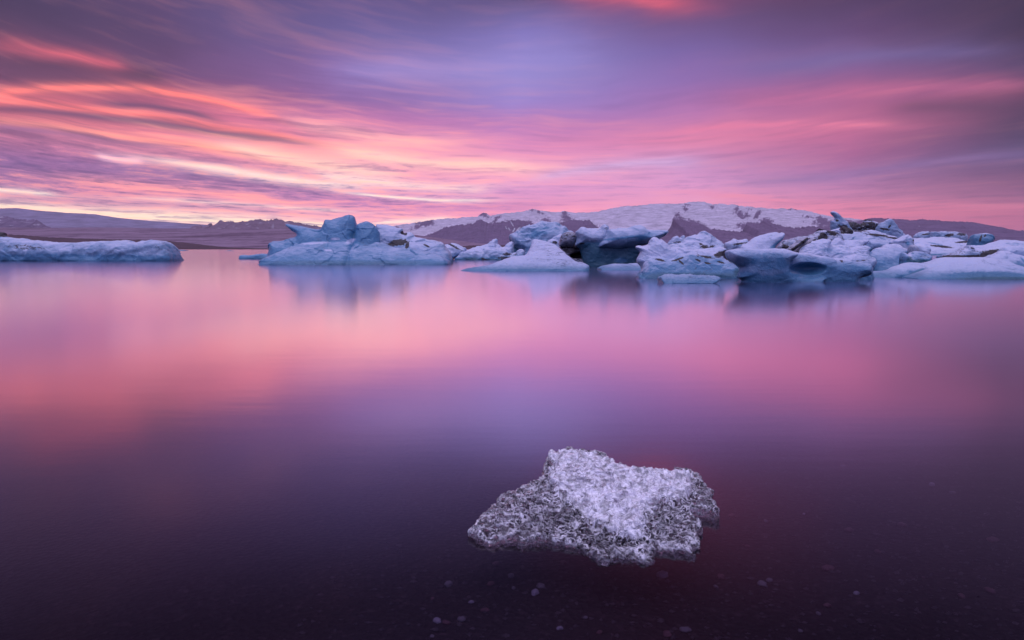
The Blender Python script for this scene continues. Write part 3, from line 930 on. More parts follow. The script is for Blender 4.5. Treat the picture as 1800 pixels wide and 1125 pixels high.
berg('iceberg', 'big rounded pale blue iceberg standing behind the tip of the white pyramid', 97,
     [layer('1', [(1120, 700), (1300, 560), (1130, 480), (1085, 420), (1062, 385), (1048, 320), (1060, 298), (1120, 272), (1200, 232), (1300, 152), (1400, 108), (1520, 84), (1640, 98), (1760, 86), (1830, 100), (1900, 150),
                  (1960, 205), (2020, 232), (2070, 250), (2090, 300), (2110, 700)], dy=.5, top=1.4, base=3.0, tint=.42, lean=.25),
      layer('1', [(1080, 700), (1090, 560), (1115, 470), (1300, 540), (1420, 600), (1440, 700)], dy=2.5, top=1.0, base=2.0, tint=.8, teal=.65)],
     [spot('1', 1500, 250, 300, 90, -15, tint=.75, n=.9)], disp=.12, lump=1.3, group=G, k=.3)
berg('iceberg', 'small grubby white ice lump showing over the right slope of the white pyramid', 66,
     [layer('2', [(0, 470), (20, 400), (100, 355), (150, 370), (200, 400), (230, 470)], dy=0, top=.5, base=1.0, tint=.15), layer('2', [(60, 470), (110, 350), (200, 300), (260, 285), (330, 300), (330, 470)], dy=1.2, top=.4, base=1., tint=.2)],
     [spot('2', 130, 415, 50, 25, 20, dirt=.8)], disp=.12, group=G)
berg('iceberg', 'smooth white pyramid shaped iceberg with a long low tail running left', 45,
     [layer('1', [(270, 858), (400, 832), (600, 802), (760, 772), (900, 712), (1060, 652), (1180, 638), (1310, 634), (1370, 520), (1408, 390), (1430, 366), (1455, 360), (1560, 375), (1650, 400), (1740, 440),
                  (1800, 460), (1880, 520), (1960, 600), (2020, 660), (2060, 700), (2140, 740), (2220, 745), (2298, 775), (2300, 810)], dy=0, top=.25, base=1.7, tint=-.22, lean=.55, wav=.08)],
     [spot('1', 1240, 845, 1000, 18, 0, tint=.7, n=.3)], disp=.05, lump=1.2, group=G, res=1.2, chip=.08)

# ---- the arch and the dark green block
berg('iceberg', 'brown rock stained ice arch with a round boulder head and a black hole under it', 56,
     [layer('2', [(195, 480), (203, 440), (215, 380), (240, 290), (300, 258), (400, 243), (460, 268), (494, 320), (492, 385), (462, 455), (400, 480)], closed=True, dy=.3, top=.7, base=.8, dirt=.30, stain=.75, tint=.4),
      layer('2', [(190, 800), (195, 470), (330, 455), (460, 458), (535, 480), (600, 540), (655, 602), (720, 640), (770, 720), (850, 795), (850, 810)], dy=.5, top=.6, base=1.1, dirt=.5, stain=.9, tint=.6),
      layer('2', [(350, 800), (370, 630), (420, 610), (500, 640), (560, 690), (640, 680), (640, 600), (700, 602), (750, 690), (790, 800)], dy=0, top=.35, base=.55, dirt=.3, stain=.8, tint=.3)],
     [spot('2', 350, 320, 130, 60, 0, dirt=.35), spot('2', 330, 520, 120, 40, 10, dirt=.7), spot('2', 500, 615, 140, 55, 8, dirt=1.4, n=.2)],  # last spot paints the shade inside the hole with the dirt mask
     [dict(u=960 + 500 / 9, v=380 + 618 / 9, ru=15, rv=6, dy=0.6, depth=1.5, ang=-10.0)], disp=.07, group=G, k=.06, res=1.3, chip=.1)
berg('iceberg', 'wide overhanging iceberg, pale wind blown slab on top of a dark green undercut base', 54,
     [layer('2', [(600, 810), (560, 520), (480, 462), (520, 380), (560, 300), (800, 260), (1200, 250), (1500, 420), (1545, 580), (1455, 700), (1440, 810)], dy=1.3, top=1.4, base=1.5, tint=1, teal=.92),
      layer('2', [(460, 465), (505, 370), (480, 280), (470, 248), (530, 200), (560, 175), (595, 163), (660, 190), (760, 193), (858, 186), (890, 150), (940, 128), (1000, 160), (1010, 215), (1040, 330), (960, 470), (830, 490),
                  (600, 475), (520, 470)], closed=True, dy=1.0, top=1.0, base=1.3, tint=.10),
      layer('2', [(825, 488), (860, 430), (940, 340), (980, 270), (1000, 210), (1060, 198), (1180, 190), (1320, 190), (1390, 152), (1480, 133), (1560, 158), (1620, 208), (1720, 222), (1850, 228), (1935, 232), (1950, 245),
                  (1900, 290), (1850, 330), (1700, 448), (1480, 462), (1350, 485), (1180, 520), (1040, 505), (930, 490)], closed=True, dy=.2, top=1.3, base=1.5, tint=.38)],
     [spot('2', 940, 200, 70, 25, 20, dirt=.4), spot('2', 560, 435, 50, 18, 0, dirt=.7), spot('2', 1250, 340, 500, 26, -6, tint=.85, n=.8), spot('2', 1180, 700, 130, 55, 0, tint=.7, teal=.3, n=.5),
      spot('2', 1600, 300, 250, 60, -20, tint=.8, n=.6)], disp=.055, group=G, k=.05, res=1.25, chip=.1)
berg('ice_floe', 'thin snow covered floe in front of the green undercut base', 47,
     [layer('2', [(855, 828), (940, 795), (1060, 762), (1250, 762), (1380, 760), (1450, 745), (1560, 800), (1600, 840)], dy=0, top=.5, base=1.4, tint=.1, lean=.8)], disp=.08, group=G, cat='ice floe')

# ---- centre right group
berg('iceberg', 'little knobbly white berg peeping between the overhanging slab and the white hill', 84,
     [layer('3', [(560, 400), (600, 330), (640, 272), (700, 245), (735, 230), (765, 258), (785, 262), (805, 230), (842, 216), (866, 240), (872, 290), (860, 400)], dy=0, top=.5, base=1.4, tint=.2)],
     [spot('3', 720, 325, 110, 14, 0, dirt=.6), spot('3', 845, 300, 20, 20, 0, dirt=.5)], disp=.14, group=G)
berg('iceberg', 'white pointed hill of ice with dark flecks at its foot, behind the speckled berg', 58,
     [layer('3', [(600, 500), (640, 390), (700, 352), (820, 345), (880, 282), (960, 240), (1050, 210), (1160, 190), (1200, 160), (1228, 150), (1270, 168), (1350, 208), (1420, 270), (1500, 310), (1545, 362), (1600, 420), (1610, 500)],
            dy=0, top=.4, base=2.0, tint=.18, lean=.35)],
     [spot('3', 1150, 400, 110, 40, 10, dirt=.75), spot('3', 1080, 350, 35, 18, 20, dirt=.7), spot('3', 1250, 390, 70, 26, -20, dirt=.6)], disp=.09, group=G)
berg('iceberg', 'white iceberg with a notched peak at left and a black speckled blue flank', 34,
     [layer('3', [(150, 860), (200, 740), (110, 612), (180, 520), (200, 480), (108, 402), (150, 371), (320, 374), (352, 330), (360, 270), (400, 236), (440, 227), (510, 255), (600, 310), (660, 380), (760, 408), (900, 424), (1180, 434),
                  (1250, 420), (1320, 402), (1400, 420), (1500, 398), (1588, 434), (1550, 470), (1560, 560), (1620, 640), (1600, 880)], dy=.7, top=.35, base=1.0, tint=.05, lean=.35),
      layer('3', [(115, 862), (165, 820), (215, 740), (240, 660), (300, 575), (420, 552), (560, 580), (625, 605), (720, 582), (860, 510), (1000, 494), (1200, 508), (1400, 548), (1560, 608), (1640, 648), (1730, 738), (1735, 800), (1690, 885)],
            dy=0, top=.3, base=.85, tint=.55, lean=.3)],
     [spot('3', 1440, 500, 170, 48, -14, dirt=1.05, n=.4), spot('3', 1540, 600, 140, 26, 28, dirt=1.1, n=.4), spot('3', 1040, 605, 55, 14, 20, dirt=1.0, n=.5), spot('3', 1190, 650, 60, 14, 12, dirt=1.0, n=.5),
      spot('3', 1410, 640, 75, 16, 15, dirt=1.0, n=.5), spot('3', 780, 640, 75, 9, 42, dirt=1.0, n=.3), spot('3', 440, 600, 100, 14, 12, dirt=.9), spot('3', 1150, 550, 200, 22, 10, dirt=.6), spot('3', 720, 590, 110, 7, -18, dirt=.9, n=.3),
      spot('3', 950, 850, 1000, 70, 0, tint=1, teal=.55, n=.4), spot('3', 1680, 790, 90, 90, 0, tint=1, teal=.8, n=.3), spot('3', 180, 720, 120, 130, 0, tint=0, n=.3)],
     disp=.055, group=G, k=.05, res=1.35)
berg('ice_floe', 'small flat floe of crusty white ice floating in front of the speckled iceberg', 29.2,
     [layer('3', [(490, 900), (500, 884), (560, 866), (630, 840), (740, 850), (800, 856), (900, 850), (1010, 845), (1060, 860), (1200, 860), (1400, 872), (1432, 898), (1350, 945), (1250, 975), (640, 975)],
            dy=0.0, top=.35, base=.75, tint=.0, lean=1.1)], disp=.30, group=G, cat='ice floe', res=1.3, k=.04)
berg('iceberg', 'low stack of white ice slabs left of the tilted blue plate', 52,
     [layer('4', [(170, 500), (165, 330), (230, 300), (290, 273), (340, 285), (400, 288), (490, 267), (520, 300), (548, 345), (580, 400), (590, 500)], dy=0, top=.6, base=1.3, tint=.12)],
     [spot('4', 350, 345, 180, 8, -8, dirt=.7, n=.3), spot('4', 320, 375, 100, 6, -5, tint=.8, n=.3)], disp=.12, group=G)
berg('iceberg', 'tilted white plate of ice with a clean bright blue underside, pointing up to the right', 44,
     [layer('4', [(420, 520), (470, 400), (500, 372), (600, 330), (700, 250), (840, 202), (1000, 166), (1080, 147), (1120, 160), (1140, 170), (1180, 155), (1210, 152), (1230, 172), (1222, 212), (1180, 265), (1100, 328), (1010, 400),
                  (1000, 520)], dy=0, top=.4, base=.9, tint=.05, lean=.5)],
     [spot('4', 1000, 330, 290, 66, -32, tint=1.15, n=.1)], disp=.035, group=G, res=1.2, chip=.04)
berg('iceberg', 'large anvil shaped iceberg with a smooth waist, a hollowed cave and a long beam', 30.2,
     [layer('4', [(420, 945), (430, 925), (345, 880), (400, 800), (412, 720), (372, 700), (300, 650), (212, 580), (190, 520), (185, 470), (250, 440), (400, 424), (550, 430), (700, 435), (850, 424), (1000, 425), (1100, 435),
                  (1200, 465), (1290, 500), (1250, 560), (1165, 625), (1150, 700), (1190, 790), (1290, 862), (1500, 888), (1600, 875), (1680, 850), (1775, 895), (1700, 945)], dy=0, top=.75, base=.62, tint=.38, wav=.05),
      layer('4', [(1000, 920), (1000, 430), (1100, 440), (1200, 465), (1300, 488), (1500, 508), (1700, 540), (1800, 556), (1880, 590), (1900, 608), (2100, 612), (2260, 640), (2400, 655), (2465, 672), (2478, 720), (2475, 800), (2450, 850),
                  (2330, 880), (2270, 900), (2260, 935)], dy=.55, top=.45, base=.55, tint=.45, wav=.04)],
     [spot('4', 1500, 760, 360, 120, 0, tint=1, teal=.35, n=.3), spot('4', 1950, 610, 70, 22, 30, dirt=.7), spot('4', 800, 620, 420, 170, 0, tint=.75, n=.6), spot('4', 900, 900, 700, 30, 0, tint=.25, n=.5),
      spot('4', 230, 560, 110, 100, 0, tint=0, n=.3), spot('4', 1350, 480, 500, 45, 8, tint=.0, n=.5), spot('4', 2100, 860, 300, 90, 0, tint=.9, n=.4)],
     [dict(u=1260 + 1520 / 9, v=390 + 745 / 9, ru=40, rv=13.5, dy=0.1, depth=1.0, ang=0.0)], disp=.045, group=G, k=.05, res=1.5, chip=.05)

# ---- striped dirty ice
berg('iceberg', 'snow dusted dirty ridge of ice behind the brown ice beams', 46,
     [layer('4', [(1010, 520), (1000, 425), (1002, 375), (1060, 328), (1160, 285), (1300, 242), (1450, 220), (1600, 190), (1650, 160), (1740, 150), (1900, 160), (2000, 200), (2050, 260), (2060, 520)], dy=0, top=.5, base=1.2, tint=.15, dirt=.3, stain=.3)],
     [spot('4', 1060, 395, 55, 35, 0, dirt=.9, n=.2), spot('4', 1640, 250, 75, 70, 20, dirt=1.3, n=.3), spot('4', 1780, 180, 110, 34, 10, dirt=1.0)], disp=.13, group=G)
for q, (pts, lab) in enumerate([
        ([(1105, 450), (1180, 395), (1260, 330), (1380, 262), (1445, 247), (1462, 270), (1400, 330), (1260, 440), (1190, 475)], 'slim dirt striped beam of ice leaning over the cave berg, left of the pair'),
        ([(1230, 490), (1300, 420), (1400, 340), (1500, 285), (1560, 262), (1612, 310), (1560, 370), (1470, 430), (1380, 490), (1330, 510)], 'wide brownish striped beam of ice leaning over the cave berg, right of the pair')]):
    berg('ice_beam', lab, 40 + q * .3, [layer('4', pts, closed=True, dy=0, top=.5, base=.55, dirt=.25, stain=.6, tint=.1)], [spot('4', pts[1][0] + 100, pts[1][1] - 40, 300, 12, -38, dirt=1.1, n=.3),
         spot('4', pts[1][0] + 140, pts[1][1] + 10, 300, 8, -38, dirt=1.0, n=.3)], disp=.05, cat='ice beam', group='dirty ice beams', res=1.2)

berg('iceberg', 'fin shaped spike of ice curling left, the highest point of the right hand ice', 74,
     [layer('5', [(560, 480), (575, 300), (580, 252), (610, 258), (632, 240), (648, 205), (618, 165), (585, 130), (582, 112), (605, 103), (640, 101), (690, 132), (730, 172), (770, 215), (800, 242), (838, 262), (850, 320), (900, 380), (920, 480)],
            dy=0, top=.4, base=1.2, tint=.35)],
     [spot('5', 590, 255, 26, 22, 0, dirt=1.1, n=.3), spot('5', 680, 350, 130, 35, 5, dirt=.7), spot('5', 720, 290, 80, 26, 0, tint=0, n=.4), spot('5', 640, 130, 60, 40, 40, tint=.8)], disp=.05, group=G, res=1.3, chip=.05)
berg('iceberg', 'long rubble ridge of black gravelly ice running right from the fin', 79,
     [layer('5', [(740, 500), (760, 330), (850, 278), (950, 280), (1040, 300), (1110, 290), (1150, 228), (1210, 240), (1290, 250), (1330, 290), (1380, 300), (1420, 420), (1430, 500)], dy=0, top=.6, base=1.6, tint=.2, dirt=.70, stain=.3)],
     [spot('5', 1230, 270, 110, 50, 10, dirt=.15, tint=.1, n=.5), spot('5', 1000, 270, 180, 12, 0, dirt=0, n=.4)], disp=.16, group=G, res=1.2)
berg('iceberg', 'steep white ice peak at the right end of the black rubble ridge', 77,
     [layer('5', [(1300, 500), (1330, 330), (1380, 290), (1450, 262), (1490, 232), (1530, 217), (1570, 235), (1605, 268), (1640, 330), (1680, 400), (1745, 470), (1760, 500)], dy=0, top=.4, base=1.6, tint=.30)],
     [spot('5', 1420, 350, 40, 12, -50, dirt=1.0, n=.3), spot('5', 1350, 390, 90, 20, 10, dirt=.9)], disp=.10, group=G, res=1.2)
berg('iceberg', 'dark brown rock crusted ice block below the fin', 55,
     [layer('5', [(640, 620), (670, 520), (690, 450), (740, 385), (772, 352), (850, 378), (930, 440), (850, 470), (870, 540), (880, 620)], dy=0, top=.6, base=1.0, tint=.4, dirt=.6, stain=.9)],
     [spot('5', 770, 450, 60, 50, 0, dirt=.6), spot('5', 800, 400, 130, 30, 10, dirt=1.2, n=.3)], disp=.10, group=G, res=1.2)
berg('iceberg', 'small grubby white ice block left of the dark brown block', 52,
     [layer('5', [(420, 640), (400, 560), (440, 450), (520, 432), (620, 400), (690, 405), (700, 470), (640, 500), (690, 560), (700, 640)], dy=0, top=.4, base=.9, tint=.1)],
     [spot('5', 490, 450, 90, 34, 0, dirt=1.1, n=.4)], disp=.10, group=G)
berg('iceberg', 'long grey white sheet of ice with black cracks, just below the rubble ridge', 62,
     [layer('5', [(780, 600), (800, 420), (840, 370), (900, 355), (1000, 362), (1200, 408), (1330, 408), (1450, 400), (1500, 398), (1600, 438), (1740, 478), (1790, 500), (1800, 600)], dy=0, top=.6, base=2.0, tint=.3, lean=.6)],
     [spot('5', 1230, 480, 210, 13, 6, dirt=1.1, n=.3), spot('5', 1500, 530, 140, 10, 8, dirt=.9, n=.3), spot('5', 950, 420, 200, 14, 5, dirt=.6)], disp=.08, group=G)
berg('iceberg', 'long pale ramp of ice sloping right, under the black cracked sheet', 50,
     [layer('5', [(830, 660), (828, 480), (880, 450), (1000, 452), (1200, 475), (1450, 512), (1600, 560), (1760, 590), (1850, 620), (1860, 720), (1300, 720)], dy=0, top=.6, base=1.8, tint=.42, lean=.6)],
     [spot('5', 1250, 500, 500, 9, 8, tint=0, n=.3)], disp=.05, group=G)
berg('iceberg', 'feathered white wedge of ice pointing right with pink grooves', 41,
     [layer('5', [(540, 760), (560, 640), (600, 590), (680, 560), (720, 530), (780, 518), (850, 548), (870, 575), (1000, 560), (1282, 558), (1230, 612), (1150, 640), (1150, 760)], dy=0, top=.3, base=.9, tint=.05, lean=.3)],
     [spot('5', 1050, 640, 220, 7, -10, dirt=.6, n=.3), spot('5', 1180, 600, 100, 6, -12, tint=1, n=.3)], disp=.07, group=G, res=1.2)
berg('iceberg', 'broad smooth white iceberg with a green blunt end, right behind the hollowed beam', 37,
     [layer('5', [(120, 860), (150, 770), (200, 720), (330, 610), (450, 560), (560, 528), (640, 528), (690, 570), (650, 640), (780, 652), (840, 648), (920, 668), (1000, 690), (1120, 650), (1240, 640), (1300, 655), (1335, 690), (1250, 800),
                  (1230, 860)], dy=0, top=.4, base=1.1, tint=.10, lean=.4)],
     [spot('5', 1220, 715, 110, 75, 0, tint=1, teal=.65, n=.2), spot('5', 560, 740, 250, 60, 10, tint=.5, n=.6)], disp=.07, lump=1.3, group=G, res=1.2)
berg('iceberg', 'low white block with a lilac groove, right of the beam end', 33.5,
     [layer('5', [(640, 960), (650, 860), (700, 850), (838, 848), (845, 818), (960, 790), (1100, 780), (1200, 780), (1232, 820), (1340, 850), (1335, 910), (1260, 985), (1240, 1060)], dy=0, top=.3, base=.6, tint=.2, lean=.3)],
     [spot('5', 1020, 880, 150, 8, -6, dirt=.5, n=.3)], disp=.07, group=G, res=1.2)
berg('iceberg', 'small loose ice wedge at the waterline below the end of the long beam', 32.5,
     [layer('P', [(1508, 486), (1510, 479), (1520, 476.5), (1535, 474), (1536, 479), (1533, 486)], dy=0, top=.2, base=.35, tint=.1)], disp=.1, group=G)

# ---- right hand field
berg('iceberg', 'big smooth rounded blue grey iceberg in the middle of the right hand ice', 40,
     [layer('6', [(320, 850), (325, 700), (370, 640), (470, 568), (560, 563), (700, 570), (880, 572), (930, 590), (985, 615), (930, 680), (860, 700), (800, 720), (790, 850)], dy=0, top=.5, base=1.2, tint=.50, lean=.35)],
     [spot('6', 480, 560, 200, 18, -8, tint=0, n=.3)], disp=.04, group=G, res=1.2, chip=.1)
berg('ice_slab', 'flat white ice cap lying just behind the rounded blue grey iceberg', 43,
     [layer('6', [(460, 640), (470, 555), (500, 528), (640, 508), (770, 518), (800, 560), (900, 590), (900, 640)], dy=0, top=.5, base=.9, tint=.05)], disp=.06, group=G, cat='ice slab')
berg('iceberg', 'blocky grey berg with a dark wet underside in the gap of pink water', 38.5,
     [layer('6', [(770, 800), (768, 700), (800, 640), (850, 655), (870, 690), (960, 620), (1060, 625), (1150, 645), (1245, 690), (1205, 745), (1200, 800)], dy=0, top=.4, base=.8, tint=.55, dirt=.2)],
     [spot('6', 1000, 770, 260, 38, 0, teal=1, tint=1, n=.2), spot('6', 830, 740, 60, 50, 0, teal=1, n=.2), spot('6', 830, 670, 45, 35, 0, tint=0, dirt=0, n=.2)], disp=.07, group=G, res=1.3, k=.05)
berg('iceberg', 'mauve rounded ice boulder leaning on the blocky grey berg', 40.5,
     [layer('6', [(870, 700), (885, 580), (900, 540), (940, 524), (985, 545), (1005, 590), (1000, 700)], dy=0, top=.4, base=.6, tint=.3, dirt=.15, stain=.5)], disp=.04, group=G)
berg('iceberg', 'jagged white lump behind the mauve boulder', 47,
     [layer('6', [(940, 700), (960, 560), (970, 528), (1050, 542), (1090, 540), (1125, 524), (1170, 560), (1212, 600), (1190, 650), (1180, 700)], dy=0, top=.4, base=.9, tint=.15)], disp=.12, group=G)
berg('iceberg', 'humped white iceberg with a small dark eye, left of the open sheet', 50,
     [layer('6', [(620, 620), (640, 455), (700, 420), (760, 390), (830, 371), (920, 380), (968, 412), (955, 470), (965, 540), (960, 620)], dy=0, top=.4, base=1.3, tint=.15)],
     [spot('6', 890, 455, 38, 16, 0, dirt=.9, n=.3), spot('6', 790, 500, 50, 40, 0, tint=.9, n=.3), spot('6', 800, 440, 60, 18, -10, tint=.6, n=.3)], disp=.10, group=G)
berg('iceberg', 'small grey ice block at the left end of the far row of blocks', 178,
     [layer('9', [(735, 460), (742, 412), (770, 392), (792, 380), (850, 378), (872, 376), (882, 400), (884, 460)], dy=0, top=1.2, base=2.5, tint=.35)], [spot('9', 800, 405, 60, 6, -10, dirt=.8)], disp=.10, group=G, res=1.2)
berg('iceberg', 'long knobbly row of dirty ice blocks far back under the hill', 182,
     [layer('9', [(872, 460), (884, 420), (900, 376), (950, 373), (1010, 372), (1060, 384), (1120, 380), (1180, 388), (1240, 390), (1248, 420), (1250, 460)], dy=0, top=1.2, base=2.5, tint=.3, dirt=.2)],
     [spot('9', 1030, 415, 50, 15, -10, dirt=.9), spot('9', 1150, 405, 50, 14, 0, dirt=.8)], disp=.16, group=G, res=1.2)
berg('iceberg', 'wide flat white ice sheet with a dark crack, before the far row of blocks', 150,
     [layer('9', [(715, 600), (735, 440), (800, 438), (900, 442), (1060, 440), (1180, 428), (1260, 424), (1330, 440), (1400, 470), (1540, 478), (1640, 490), (1650, 600)], dy=0, top=2.0, base=5.0, tint=.18, lean=1.6)],
     [spot('9', 960, 525, 130, 10, 6, dirt=1.0, n=.3), spot('9', 1180, 480, 110, 7, -4, dirt=.9, n=.3), spot('9', 900, 500, 120, 7, 12, tint=1, n=.3)], disp=.08, group=G)
berg('iceberg', 'blunt barrel shaped grey green ice block with black seams on the white sheet', 146,
     [layer('9', [(1290, 500), (1300, 430), (1330, 402), (1420, 396), (1485, 394), (1515, 415), (1516, 460), (1500, 495), (1470, 512)], dy=0, top=1.6, base=2.4, tint=.8, teal=.25)],
     [spot('9', 1338, 450, 12, 45, 15, dirt=1.0, n=.4), spot('9', 1500, 412, 20, 10, 30, dirt=1.1, n=.3), spot('9', 1400, 396, 120, 7, -3, tint=0, teal=0, n=.3), spot('9', 1440, 505, 80, 9, 0, dirt=.9, n=.3),
      spot('9', 1380, 420, 18, 8, -40, dirt=.9, n=.3)], disp=.06, group=G, res=1.3)
berg('iceberg', 'white rise of smooth ice running out of the right edge below the hill', 124,
     [layer('7', [(560, 640), (600, 560), (720, 450), (800, 425), (1050, 432), (1150, 415), (1220, 395), (1350, 350), (1480, 318), (1636, 322), (1900, 345), (2200, 420), (2250, 640)], dy=0, top=1.0, base=3.0, tint=.12, lean=.8)],
     [spot('7', 1450, 400, 300, 30, 0, tint=.6, n=.6)], disp=.07, group=G)
berg('iceberg', 'long low berg with a white top, a peach knob and a black dirt streaked side', 108,
     [layer('7', [(160, 665), (168, 612), (300, 592), (400, 570), (500, 550), (560, 492), (620, 470), (650, 425), (700, 420), (735, 450), (760, 500), (850, 512), (1000, 495), (1150, 470), (1300, 452), (1420, 450), (1440, 520), (1380, 665)],
            dy=0, top=.8, base=1.6, tint=.15, dirt=.35)],
     [spot('7', 1060, 560, 270, 62, -6, dirt=1.2, n=.4), spot('7', 600, 615, 470, 16, 0, dirt=1.1, n=.3), spot('7', 270, 620, 130, 22, 0, dirt=.9), spot('7', 640, 575, 220, 26, -5, dirt=.0, n=.3),
      spot('7', 1000, 480, 340, 22, -7, dirt=0, tint=0, n=.3), spot('7', 600, 500, 110, 36, -10, dirt=0, n=.3), spot('7', 675, 465, 50, 40, 0, dirt=.5, n=.2)], disp=.09, group=G, res=1.4)
berg('iceberg', 'heap of rounded white ice with a sharp lilac crest at the right edge', 58,
     [layer('7', [(1050, 760), (1080, 640), (1200, 600), (1300, 558), (1400, 516), (1450, 535), (1500, 520), (1560, 560), (1636, 600), (1800, 640), (2200, 660), (2300, 860)], dy=0, top=.5, base=1.5, tint=.12, lean=.4),
      layer('7', [(1250, 700), (1300, 460), (1500, 440), (1636, 440), (2000, 470), (2300, 760)], dy=2.6, top=.5, base=1.5, tint=.25)],
     [spot('7', 1600, 700, 120, 22, 45, tint=.9, n=.3)], disp=.07, group=G)
berg('iceberg', 'low tapering wedge of ice just right of the beam end', 43,
     [layer('6', [(300, 930), (305, 905), (360, 868), (430, 820), (500, 783), (640, 790), (800, 788), (900, 778), (1050, 785), (1200, 795), (1200, 860), (1100, 930)], dy=0, top=.3, base=1.2, tint=.12, lean=.45)],
     [spot('6', 600, 860, 240, 40, 12, tint=1, n=.4), spot('6', 520, 918, 260, 10, 0, teal=.8, n=.2), spot('6', 900, 790, 300, 10, 0, tint=0, n=.2)], disp=.05, group=G, res=1.2)
berg('iceberg', 'low smooth white swell of ice with a dark fold, right of the beam end', 35.2,
     [layer('6', [(212, 1005), (225, 978), (290, 948), (430, 930), (600, 924), (700, 880), (850, 820), (950, 795), (1050, 795), (1200, 805), (1400, 790), (1420, 900), (1300, 1005)], dy=0, top=.25, base=1.0, tint=.08, lean=.5, wav=.25)],
     [spot('6', 960, 925, 190, 26, -22, tint=1, teal=.4, n=.3)], disp=.05, group=G, res=1.3, chip=.08)
berg('iceberg', 'long wave shaped white iceberg with a blue green belly, along the right edge', 33.4,
     [layer('7', [(-340, 1012), (-320, 1000), (-200, 955), (-60, 900), (80, 845), (250, 790), (400, 765), (600, 775), (760, 752), (900, 762), (1060, 755), (1200, 780), (1330, 805), (1450, 862), (1636, 880), (1900, 920), (2200, 960), (2350, 1012)],
            dy=0, top=.2, base=.9, tint=.12, lean=.4, wav=.06),
      layer('7', [(-150, 1000), (-120, 800), (60, 745), (200, 720), (320, 657), (500, 640), (850, 645), (1050, 642), (1250, 645), (1400, 690), (1500, 688), (1650, 800), (1900, 850), (2300, 960), (2350, 1012)], dy=1.5, top=.4, base=1.4, tint=.15, lean=.5)],
     [spot('7', 1000, 950, 700, 80, 0, tint=1, teal=.30, n=.4), spot('7', 1250, 1020, 1150, 48, 0, tint=1, teal=.75, n=.25)], disp=.04, group=G, res=1.3, k=.05, chip=.06)

# ------------------------------------------------------------------ the clear ice lump in front
CHUNK = [(88, 575), (108, 548), (130, 525), (165, 480), (215, 440), (245, 400), (300, 350), (350, 335), (400, 315), (430, 290), (500, 265), (560, 235), (558, 200), (565, 165), (600, 115), (650, 95), (690, 84), (712, 62), (745, 72),
         (760, 88), (800, 84), (850, 92), (880, 82), (910, 90), (940, 105), (972, 122), (930, 130), (935, 165), (1000, 180), (1040, 190), (1060, 175), (1100, 192), (1170, 186), (1230, 205), (1300, 215), (1338, 198), (1325, 232), (1370, 215),
         (1385, 195), (1405, 184), (1440, 200), (1470, 192), (1500, 212), (1555, 235), (1560, 262), (1580, 285), (1610, 310), (1630, 325), (1600, 345), (1640, 385), (1650, 420), (1668, 446), (1630, 448), (1595, 432), (1560, 430), (1510, 425),
         (1490, 440), (1500, 470), (1555, 515), (1558, 550), (1520, 580), (1525, 615), (1540, 640), (1545, 680), (1500, 680), (1480, 690), (1515, 738), (1480, 730), (1440, 715), (1410, 710), (1380, 722), (1350, 705), (1320, 700), (1300, 715), (1270, 688),
         (1262, 715), (1240, 740), (1255, 760), (1220, 785), (1190, 778), (1160, 775), (1140, 750), (1100, 745), (1060, 755), (1030, 745), (1000, 755), (975, 768), (930, 770), (900, 760), (880, 735), (850, 720), (820, 695), (780, 682),
         (740, 668), (700, 667), (680, 655), (640, 655), (600, 640), (570, 640), (500, 645), (470, 655), (430, 665), (405, 655), (380, 638), (330, 642), (280, 640), (250, 655), (220, 662), (160, 640), (110, 608)]


